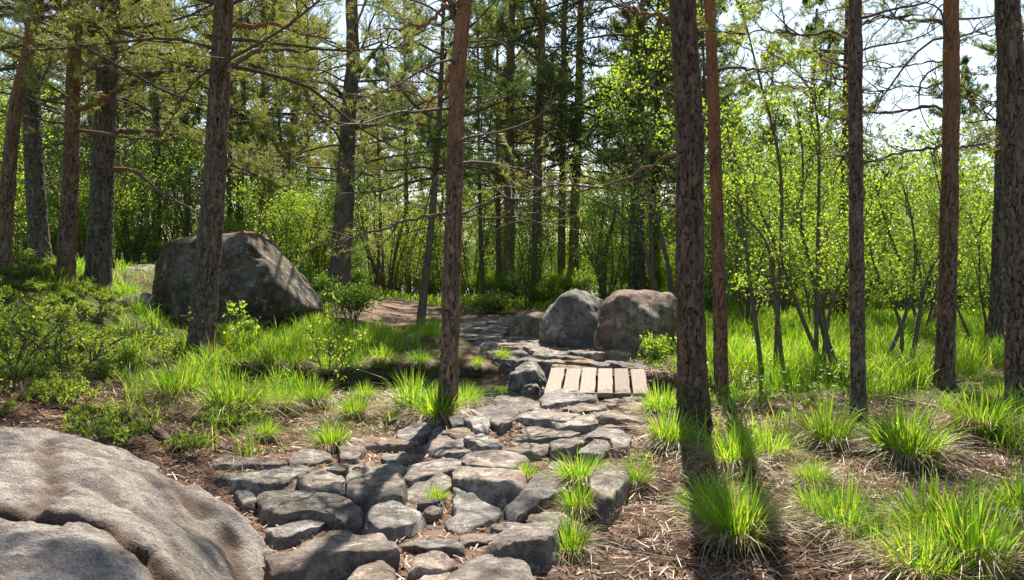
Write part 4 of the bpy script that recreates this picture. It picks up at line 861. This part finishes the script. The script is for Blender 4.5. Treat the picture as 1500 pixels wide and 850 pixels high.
# bush around the foot of the bush-footed pine, and green bushes by the trail
def bush(rng, r, h, n, ln, mat, tw=4):
    st = []
    for q in range(n):
        a = q * 2.4 + rng.normal(0, .4); k = rng.uniform(.25, 1); st.append(np.array([[.1 * r * math.cos(a), .1 * r * math.sin(a), -.05], [.5 * k * r * math.cos(a), .5 * k * r * math.sin(a), .55 * h], [.85 * k * r * math.cos(a), .85 * k * r * math.sin(a), h * (1.02 - .45 * k)]]))
    return leafy(st, rng, per=7, tw=tw, nl=11, sl=.3 * r + .1, rs=(.012, .004), ln=ln, wd=ln * .68, mat=mat, fuzz=.07)
for u, v, Yd, r, h, lab, mt in [(752, 470, 25.5, .85, .95, 'dark round bush wrapped round the foot of a tall straight pine', 'leaf_dark'), (790, 458, 25, .6, .6, 'small bright bush behind the low dark boulder', 'leaf'), (515, 470, 19, .8, .7, 'dense green bush at the foot of the dark forked pine', 'leaf_dark'),
                               (720, 470, 23, .7, .35, 'low yellowish bush left of the bush-footed pine', 'leaf'), (962, 480, 12.3, .16, .32, 'bright sprig growing in front of the broad brown boulder', 'leaf'), (450, 450, 20, .9, .8, 'loose green bush right behind the sloping shoulder of the huge boulder', 'leaf_dark')]:
    a, l = bush(np.random.default_rng(int(u)), r, h, 12 if r > .2 else 3, .06 if Yd > 15 else .045, mt); b = at(u, v, Yd); plant('leafy_bush', (b[0], b[1], Hs(b[0], b[1])), a, l, lab, 'bush')
# the bare thicket at the top of the trail
st = MB(); r_ = np.random.default_rng(3)
for q in range(16):
    a = r_.uniform(-1, 1); P = np.array([[.25 * a, r_.normal(0, .1), -.05], [.4 * a, r_.normal(0, .15), .9], [.9 * a, r_.normal(0, .2), 2.0], [1.2 * a + .1, 0, 2.9]]); st.add(*tubes(spline(P, 9)[None], np.linspace(.03, .01, 9)[None], 5))
b = at(566, 428, 30); tag(link('bare_thicket', st.data('bare_thicket', [M['bark_birch']]), loc=(b[0], b[1], Hs(b[0], b[1]))), 'fan of bare dark stems at the top of the dirt trail', 'thicket')
# understorey behind: shared broadleaf saplings
rng = np.random.default_rng(17); lp = []
for k in range(5):
    st = []; hh = (5.0, 4.0, 4.6, 3.2, 2.4)[k]; ns = (4, 5, 3, 6, 7)[k]
    for q in range(ns):
        a = rng.uniform(0, 6.28); w_ = rng.uniform(.25, .95) * hh * .55; st.append(np.array([[.05 * math.cos(a), .05 * math.sin(a), -.1], [.3 * w_ * math.cos(a + .4), .3 * w_ * math.sin(a + .4), hh * .3], [.7 * w_ * math.cos(a), .7 * w_ * math.sin(a), hh * .65], [w_ * math.cos(a - .3), w_ * math.sin(a - .3), hh * rng.uniform(.8, 1)]]))
    lp.append(leafy(st, rng, per=11, tw=5, nl=15, sl=.33 * hh * .8, rs=(.03, .008), ln=.062, wd=.043, s0=.14, mat=('leaf', 'leaf_dark', 'leaf_dark', 'leaf', 'bilberry')[k], fuzz=.2))
pts = []
for k in range(3000):
    Yd = rng.uniform(17, 46); u = rng.uniform(-140, 1640); x = at(u, 400, Yd)[0]
    if Yd < 30 and 520 < u < 770: continue
    if Yd < 24 and 180 < u < 1020: continue
    if Yd < 21 and u < 180 and u > 60: continue
    if any((x - a) ** 2 + (Yd - b_) ** 2 < (1.5 if Yd < 30 else 1.9) ** 2 for a, b_ in pts): continue
    pts.append((x, Yd))
    if len(pts) >= 185: break
nn = len(pts)
for k in range(2000):
    Yd = rng.uniform(40, 66); u = rng.uniform(-100, 1600); x = at(u, 400, Yd)[0]
    if any((x - a) ** 2 + (Yd - b_) ** 2 < 2.9 ** 2 for a, b_ in pts): continue
    pts.append((x, Yd))
    if len(pts) >= nn + 75: break
for k, (x, y) in enumerate(pts):
    i = rng.integers(5) if y > 26 else rng.choice([1, 3, 4]); u = 750 + x / y * FPX
    lab = 'fresh green broadleaf sapling in the undergrowth behind the left bank' if u < 480 else ('fresh green broadleaf sapling in the undergrowth beyond the path' if u < 1000 else 'fresh green broadleaf sapling in the undergrowth behind the right-hand grass')
    plant('leafy_sapling', (x, y, Hs(x, y)), *lp[i], lab, 'sapling', 'saplings of the undergrowth', rng.uniform(.75, 1.2) * (1.5 if y > 40 else 1), rng.uniform(0, 6.28))

ub = [bush(rng, 1.25, hh, 15, .06, mt, 5) for hh, mt in ((1.3, 'leaf'), (1.0, 'leaf_dark'), (1.6, 'leaf'))]; up_ = []
for k in range(2000):
    Yd = rng.uniform(19, 40); u = rng.uniform(-120, 1620); x = at(u, 400, Yd)[0]
    if (Yd < 30 and 520 < u < 770) or (Yd < 25 and 160 < u < 1040) or any((x - a) ** 2 + (Yd - b_) ** 2 < 2.1 ** 2 for a, b_ in up_): continue
    up_.append((x, Yd))
    plant('leafy_bush', (x, Yd, Hs(x, Yd)), *ub[rng.integers(3)], 'low leafy bush of the undergrowth ' + ('behind the left bank' if u < 480 else 'beyond the path' if u < 1000 else 'behind the right-hand grass'), 'bush', 'low bushes of the undergrowth', rng.uniform(.7, 1.2), rng.uniform(0, 6.28))
    if len(up_) >= 70: break

# ------------------------------------------------------------------ grass, tussocks, bilberry, litter
def blades(B, rng, h, w, lean=.35, az=None, lm=.35):
    """curved blades from points B; h,w,lean per blade"""
    N = len(B); a = rng.uniform(0, 6.28, N) if az is None else az; d = np.stack([np.cos(a), np.sin(a), 0 * a], 1); sdv = np.stack([-np.sin(a), np.cos(a), 0 * a], 1)
    tw = rng.normal(0, .9, N)[:, None]; sdv = sdv * np.cos(tw) + d * np.sin(tw)
    h = np.broadcast_to(h, N)[:, None]; ww = np.broadcast_to(w, N)[:, None] * .5; l = np.broadcast_to(lean, N)[:, None]
    V = []
    for t, k in ((0, .8), (.4, 1.), (.75, .7)):
        c = B + d * h * l * t ** 1.9 + np.array([0, 0, 1.]) * h * (t - lm * l * t ** 3); V += [c - sdv * ww * k, c + sdv * ww * k]
    V.append(B + d * h * l + np.array([0, 0, 1.]) * h * (1 - lm * l))
    V = np.stack(V, 1).reshape(-1, 3); i = np.arange(N)[:, None] * 7
    return V, np.concatenate([i + [[0, 1, 3, 2]], i + [[2, 3, 5, 4]]]), i + [[4, 5, 6]]
def blade_mb(mb, B, rng, m=0, **kw): V, Q, T = blades(B, rng, **kw); mb.P.append((np.asarray(Q) + mb.n, m)); mb.add(V, T, m)
rng = np.random.default_rng(99); TP = []
for k in range(7):
    n = 430; r = .14; a = rng.uniform(0, 6.28, n); q = r * np.sqrt(rng.uniform(0, 1, n)); B = np.stack([q * np.cos(a), q * np.sin(a), np.full(n, -.03)], 1)
    hh = .5 * rng.uniform(.3, 1.12, n) * (1 - .25 * q / r); mb = MB(); blade_mb(mb, B, rng, h=hh, w=rng.uniform(.005, .010, n), lean=np.clip(.06 + .5 * q / r + rng.normal(0, .17, n) + (rng.uniform(0, 1, n) < .12) * .7, 0, 1.4), az=a + rng.normal(0, .5, n))
    g = mb.data('grass_tussock', [M['grass']], False)
    n = 330; a = rng.uniform(0, 6.28, n); q = r * rng.uniform(.3, 1.05, n); B = np.stack([q * np.cos(a), q * np.sin(a), np.full(n, .01)], 1); mb = MB()
    blade_mb(mb, B, rng, h=rng.uniform(.16, .36, n), w=rng.uniform(.004, .008, n), lean=rng.uniform(.8, 1.6, n), az=a + rng.normal(0, .4, n), lm=.62)
    TP.append((g, mb.data('dead_thatch', [M['straw']], False)))
def tussock(u, v, sc, label, group=None, hz=1., thatch=True):
    b = hit(u, v); i = rng.integers(7); o = link('grass_tussock', TP[i][0], loc=(b[0], b[1], Hs(b[0], b[1]))); o.scale = (sc * rng.uniform(.8, 1.2), sc * rng.uniform(.85, 1.15), sc * hz * rng.uniform(.85, 1.12)); o.rotation_euler = (rng.normal(0, .07), rng.normal(0, .07), rng.uniform(0, 6.28))
    if thatch: link('dead_thatch', TP[i][1], o)
    return tag(o, label, 'grass tussock', group)
for u, v, sc, lab in [
  (1078, 800, 1.15, 'tall dark green grass tussock in bare litter, nearest right of the path'), (1040, 755, .75, 'smaller tussock touching the left side of the tall dark green one'),
  (1375, 800, 1.25, 'large bright yellow-green tussock in the lower right foreground'), (1420, 845, 1.1, 'bright tussock at the bottom edge below the large yellow-green one'), (1350, 860, .9, 'low spreading tussock cut by the bottom edge, left of the lower right corner'),
  (1240, 790, .95, 'bright wispy tussock left of the large yellow-green one'), (1200, 765, .7, 'short tussock in dry straw left of the bright wispy one'), (1285, 815, .75, 'small tussock right of the bright wispy one'),
  (1190, 715, .6, 'flat low dark tussock on bare litter in front of the large tussock pine'), (1215, 665, 1.15, 'big brown-skirted tussock at the left foot of the slim straight pine'), (1330, 680, 1.25, 'big dense tussock right of the slim straight pine'), (1300, 665, .9, 'tussock wedged between the slim straight pine and the big dense tussock'),
  (1435, 640, 1.1, 'round tussock beside the bare gully left of the thick plated pine'), (1075, 690, 1.0, 'bright tussock directly right of the mossy foot of the thickest pine'), (1125, 680, .9, 'tussock halfway between the thickest pine and the big brown-skirted one'), (978, 655, .85, 'bright tussock pressed against the left side of the thickest pine'),
  (968, 612, .9, 'tall bright tussock at the right end of the footbridge'), (850, 715, .8, 'tall green tuft among the stones at the right edge of the path'), (835, 815, .62, 'short bright tuft beside the tall squared step stone'), (845, 760, .6, 'thin tuft between the tall green tuft and the short bright one'),
  (928, 715, .55, 'small tuft right of the upright split stone'), (770, 705, .4, 'tiny tuft growing between path stones by the long rough grey stone'), (640, 740, .35, 'tiny tuft in the path beside the leaf-shaped pale stone'),
  (485, 660, .75, 'compact dark green tuft at the left edge of the path'), (340, 615, 1.35, 'large bushy tussock with a brown base in front of the stout pine'), (262, 590, 1.25, 'tall sunlit tussock at the left foot of the stout pine'), (410, 605, .8, 'pale sunlit tussock right of the large bushy one'), (458, 600, .95, 'bright upright tussock below the small bright sapling'),
  (535, 590, .7, 'dark tuft on the brink of the shaded stream'), (605, 610, 1.15, 'glowing green tussock just left of the pool-side pine'), (640, 618, 1.0, 'tussock wrapping the foot of the pool-side pine'), (682, 600, .8, 'small glowing tussock right of the pool-side pine'), (388, 645, .5, 'little dark tuft on the pale moss below the bushy tussock'),
  (520, 615, .7, 'drooping tuft in straw left of the glowing tussock'), (630, 500, .9, 'bright rounded tussock at the foot of the leaning dark pine'), (655, 505, .8, 'grass clump hidden partly behind the pool-side pine'), (1470, 590, .7, 'shaded tuft left of the foot of the thick plated pine'), (736, 530, .55, 'green clump on the far brink of the pool beside the paving'), (480, 552, .8, 'dark grass clump overhanging the far bank of the stream'), (560, 545, .8, 'shaded grass clump on the stream bank below the dirt trail'), (615, 540, .7, 'mossy clump on the far stream bank left of the pool-side pine'), (430, 545, .9, 'dark clump below the huge boulder near the small bright sapling'), (700, 545, .5, 'dry straw clump at the head of the pool'), (1495, 760, .8, 'tussock cut by the right edge in the lower corner')]:
    tussock(u, v, sc, lab)
def density(x, y):
    P = np.stack([x, y, 0 * x], -1); n = fbm(P * 1.1, 3, 33) * .6 + fbm(P * 3.1, 2, 35) * .5
    f = n + .8 * sm(8.4, 10.4, y) * sm(.4, 1.6, x) + .3 * sm(-.9, -2.0, x) * sm(5.6, 7.5, y) - .55 * sm(.44, .5, -x / y) * (y < 16) - .3 * (x < 0) * sm(8.2, 6.8, y) + .2 * sm(12, 16, y) - .35 * sm(6.6, 5.6, y) * (x > .8) - .22
    f = f - 2 * sm(.35, .0, segdist(x, y, PATH, True)) - 3 * inpoly(x, y, PATH) - 2 * sm(.3, 0, segdist(x, y, SLAB, True)) * 0 - 3 * inpoly(x, y, SLAB) - 2.5 * sm(1.05, .7, ditch(x, y)) * (x > -3.8) * (x < 2.3)
    f = f - 2 * (1 - sm(1.0, 2.0, segdist(x, y, np.array([at(690, 470, 20)[:2], at(600, 468, 20)[:2], at(556, 450, 24)[:2], at(545, 437, 27)[:2]]))))
    return f
def scatter(n, x0, x1, y0, y1, thr=0., soft=.5):
    y = y0 + (y1 - y0) * rng.uniform(0, 1, n) ** 1.0; x = rng.uniform(x0, x1, n); ok = np.abs(x) < y * .66 + .6; x, y = x[ok], y[ok]
    f = np.clip((density(x, y) - thr) / soft, 0, 1); k = rng.uniform(0, 1, len(x)) < f; x, y, f = x[k], y[k], f[k]
    return np.stack([x, y, H(x, y) - .01], 1), f
mb = MB()
B, f = scatter(230000, -9, 11, 5.2, 18)
cl = np.clip(1.6 * fbm(B * np.array([1.9, 1.9, 0]), 3, 61) + .5, 0, 1)
blade_mb(mb, B, rng, h=(.09 + .42 * cl * np.sqrt(f)) * rng.uniform(.5, 1.15, len(B)), w=rng.uniform(.006, .012, len(B)), lean=rng.uniform(.1, .8, len(B)))
B, f = scatter(60000, -16, 18, 18, 34); blade_mb(mb, B, rng, h=.3 * rng.uniform(.5, 1.1, len(B)), w=rng.uniform(.014, .026, len(B)), lean=rng.uniform(.1, .8, len(B)))
print('blades', mb.n // 7)
tag(link('grass', mb.data('grass', [M['grass']], False)), kind='stuff')
mb = MB()   # flattened dead grass
n = 58000; y = rng.uniform(3.6, 14, n); x = rng.uniform(-7, 8, n); ok = np.abs(x) < y * .64 + .4; x, y = x[ok], y[ok]
P = np.stack([x, y, 0 * x], -1); f = fbm(P * 1.6, 3, 71) + .45 * (x > .6) + .2 * (y > 7) - .1 - 2 * inpoly(x, y, PATH) - 3 * inpoly(x, y, SLAB) - 2 * (ditch(x, y) < .8)
k = rng.uniform(0, 1, len(x)) < np.clip(f * 1.2, .04 * (f > -1), 1); x, y = x[k], y[k]; B = np.stack([x, y, H(x, y) + rng.uniform(0, .025, len(x))], 1)
az = 6 * vnoise(B * np.array([1.3, 1.3, 0]), 9) + rng.normal(0, .8, len(B)); blade_mb(mb, B, rng, h=rng.uniform(.08, .24, len(B)), w=rng.uniform(.003, .007, len(B)), lean=rng.uniform(1.1, 1.9, len(B)), az=az, lm=.56)
tag(link('dead_grass', mb.data('dead_grass', [M['straw']], False)), kind='stuff')
# fallen needles, bark chips and twigs
n = 70000; y = rng.uniform(3.4, 12, n) ; x = rng.uniform(-6, 7, n); ok = (np.abs(x) < y * .64 + .4) & ~inpoly(x, y, SLAB) & (ditch(x, y) > .7); x, y = x[ok], y[ok]
c = np.stack([x, y, H(x, y) + .006], 1); a = rng.uniform(0, 6.28, len(x)); l = rng.uniform(.012, .05, len(x)); l = np.where(rng.uniform(0, 1, len(x)) < .03, l * 3, l)
d = np.stack([np.cos(a), np.sin(a), rng.normal(0, .25, len(x))], 1) * l[:, None]; s_ = np.stack([-np.sin(a), np.cos(a), rng.normal(0, .4, len(x))], 1) * (rng.uniform(.0025, .007, len(x)))[:, None]
V = np.stack([c - d - s_, c + d - s_ * .6, c + d + s_ * .6, c - d + s_], 1).reshape(-1, 3); V[:, 2] += .004
tag(link('pine_litter', mesh('pine_litter', V, [(np.arange(len(V)).reshape(-1, 4), 0)], [M['litter']], False)), kind='stuff')
# moss and low creepers on shaded ground: tiny leaves
B, f = scatter(60000, -9, 10, 5, 20, -.45, .6); V, F = leaves(B + np.c_[np.zeros((len(B), 2)), rng.uniform(.01, .09, len(B))], rng, .035, .024)
tag(link('low_plants', mesh('low_plants', V, [(F, 0)], [M['leaf_dark']], False)), kind='stuff')
# bilberry bushes on the left bank
BB = []
for k in range(5):
    st = [];
    for q in range(26):
        a = rng.uniform(0, 6.28); q_ = .34 * math.sqrt(rng.uniform(0, 1)); h_ = rng.uniform(.1, .24) * (1.15 - q_); st.append(np.array([[q_ * .6 * math.cos(a), q_ * .6 * math.sin(a), -.03], [q_ * .85 * math.cos(a), q_ * .85 * math.sin(a), h_ * .6], [q_ * 1.15 * math.cos(a), q_ * 1.15 * math.sin(a), h_]]))
    BB.append(leafy(st, rng, per=4, tw=2, nl=7, sl=.11, rs=(.003, .001), ln=.03, wd=.021, mat='bilberry', s0=.35, fuzz=.022))
nb = 0; done = []
for k in range(4000):
    x = rng.uniform(-9.5, -2.4); y = rng.uniform(6.3, 15.5)
    if abs(x) > y * .63 + .3 or inpoly(np.array([x]), np.array([y]), SLAB)[0]: continue
    if x > -2.9 and y > 8: continue
    e = fbm(np.array([[x * .8, y * .8, 0]]), 2, 88)[0] + (.45 if x < -.47 * y else -.6)
    if e < .0 or any((x - a) ** 2 + (y - b_) ** 2 < .36 ** 2 for a, b_ in done): continue
    done.append((x, y)); i = rng.integers(5); s_ = rng.uniform(.5, .85)
    lab = 'low bright bilberry bush on the slope above the granite slab' if y < 9.5 else 'low bright bilberry bush on the mound under the left-hand pines'
    plant('bilberry_bush', (x, y, Hs(x, y)), *BB[i], lab, 'bilberry bush', 'bilberry bushes of the left bank', s_, rng.uniform(0, 6.28)); nb += 1
    if nb >= 150: break
print('bilberry', nb)
# white starry flowers
c = []
for u0, u1, v0, v1, n in ((1090, 1260, 555, 605, 60), (440, 560, 480, 560, 22), (210, 260, 495, 520, 14)):
    for q in range(n): p = hit(rng.uniform(u0, u1), rng.uniform(v0, v1)); c.append(p + [0, 0, rng.uniform(.15, .3)])
c = np.array(c); V = []; F = []
for p in c:
    for k in range(5):
        a = k * 1.257 + p[0] * 9; i = len(V); d = np.array([math.cos(a), math.sin(a), .35]); s_ = np.array([-math.sin(a), math.cos(a), 0]); V += [p, p + d * .014 + s_ * .008, p + d * .026, p + d * .014 - s_ * .008]; F.append((i, i + 1, i + 2, i + 3))
tag(link('white_flowers', mesh('white_flowers', V, [(np.array(F), 0)], [M['flower']], False)), kind='stuff')
# fallen sticks on the right
for k, (pts, wd, lab) in enumerate([([(1300, 582), (1330, 588), (1372, 596)], .012, 'thin fallen stick in the grass left of the long-limbed pine'), ([(1430, 690), (1458, 700), (1480, 708)], .012, 'straight pale stick lying in the bare gully'), ([(985, 760), (1010, 776), (1030, 795)], .01, 'bent dry stick on the litter left of the tall dark tussock'), ([(125, 605), (180, 612), (235, 640), (262, 665)], .05, 'thick weathered root curving along the upper edge of the granite slab'), ([(1300, 598), (1350, 592), (1385, 600)], .014, 'weathered grey branch lying at the foot of the long-limbed pine')]):
    P = []
    for u, v in pts: q = hit(u, v); P.append([q[0], q[1], Hs(q[0], q[1]) + wd * .6])
    P = spline(np.array(P), 14); o = P[0].copy(); P = P - o; V, F = tubes(P[None], (wd * np.linspace(1, .5, 14))[None], 7)
    tag(link('root' if wd > .03 else 'fallen_stick', mesh('stick', V, [(F, 0)], [M['bark_birch'] if wd > .03 else M['straw']]), loc=o), lab, 'root' if wd > .03 else 'stick')
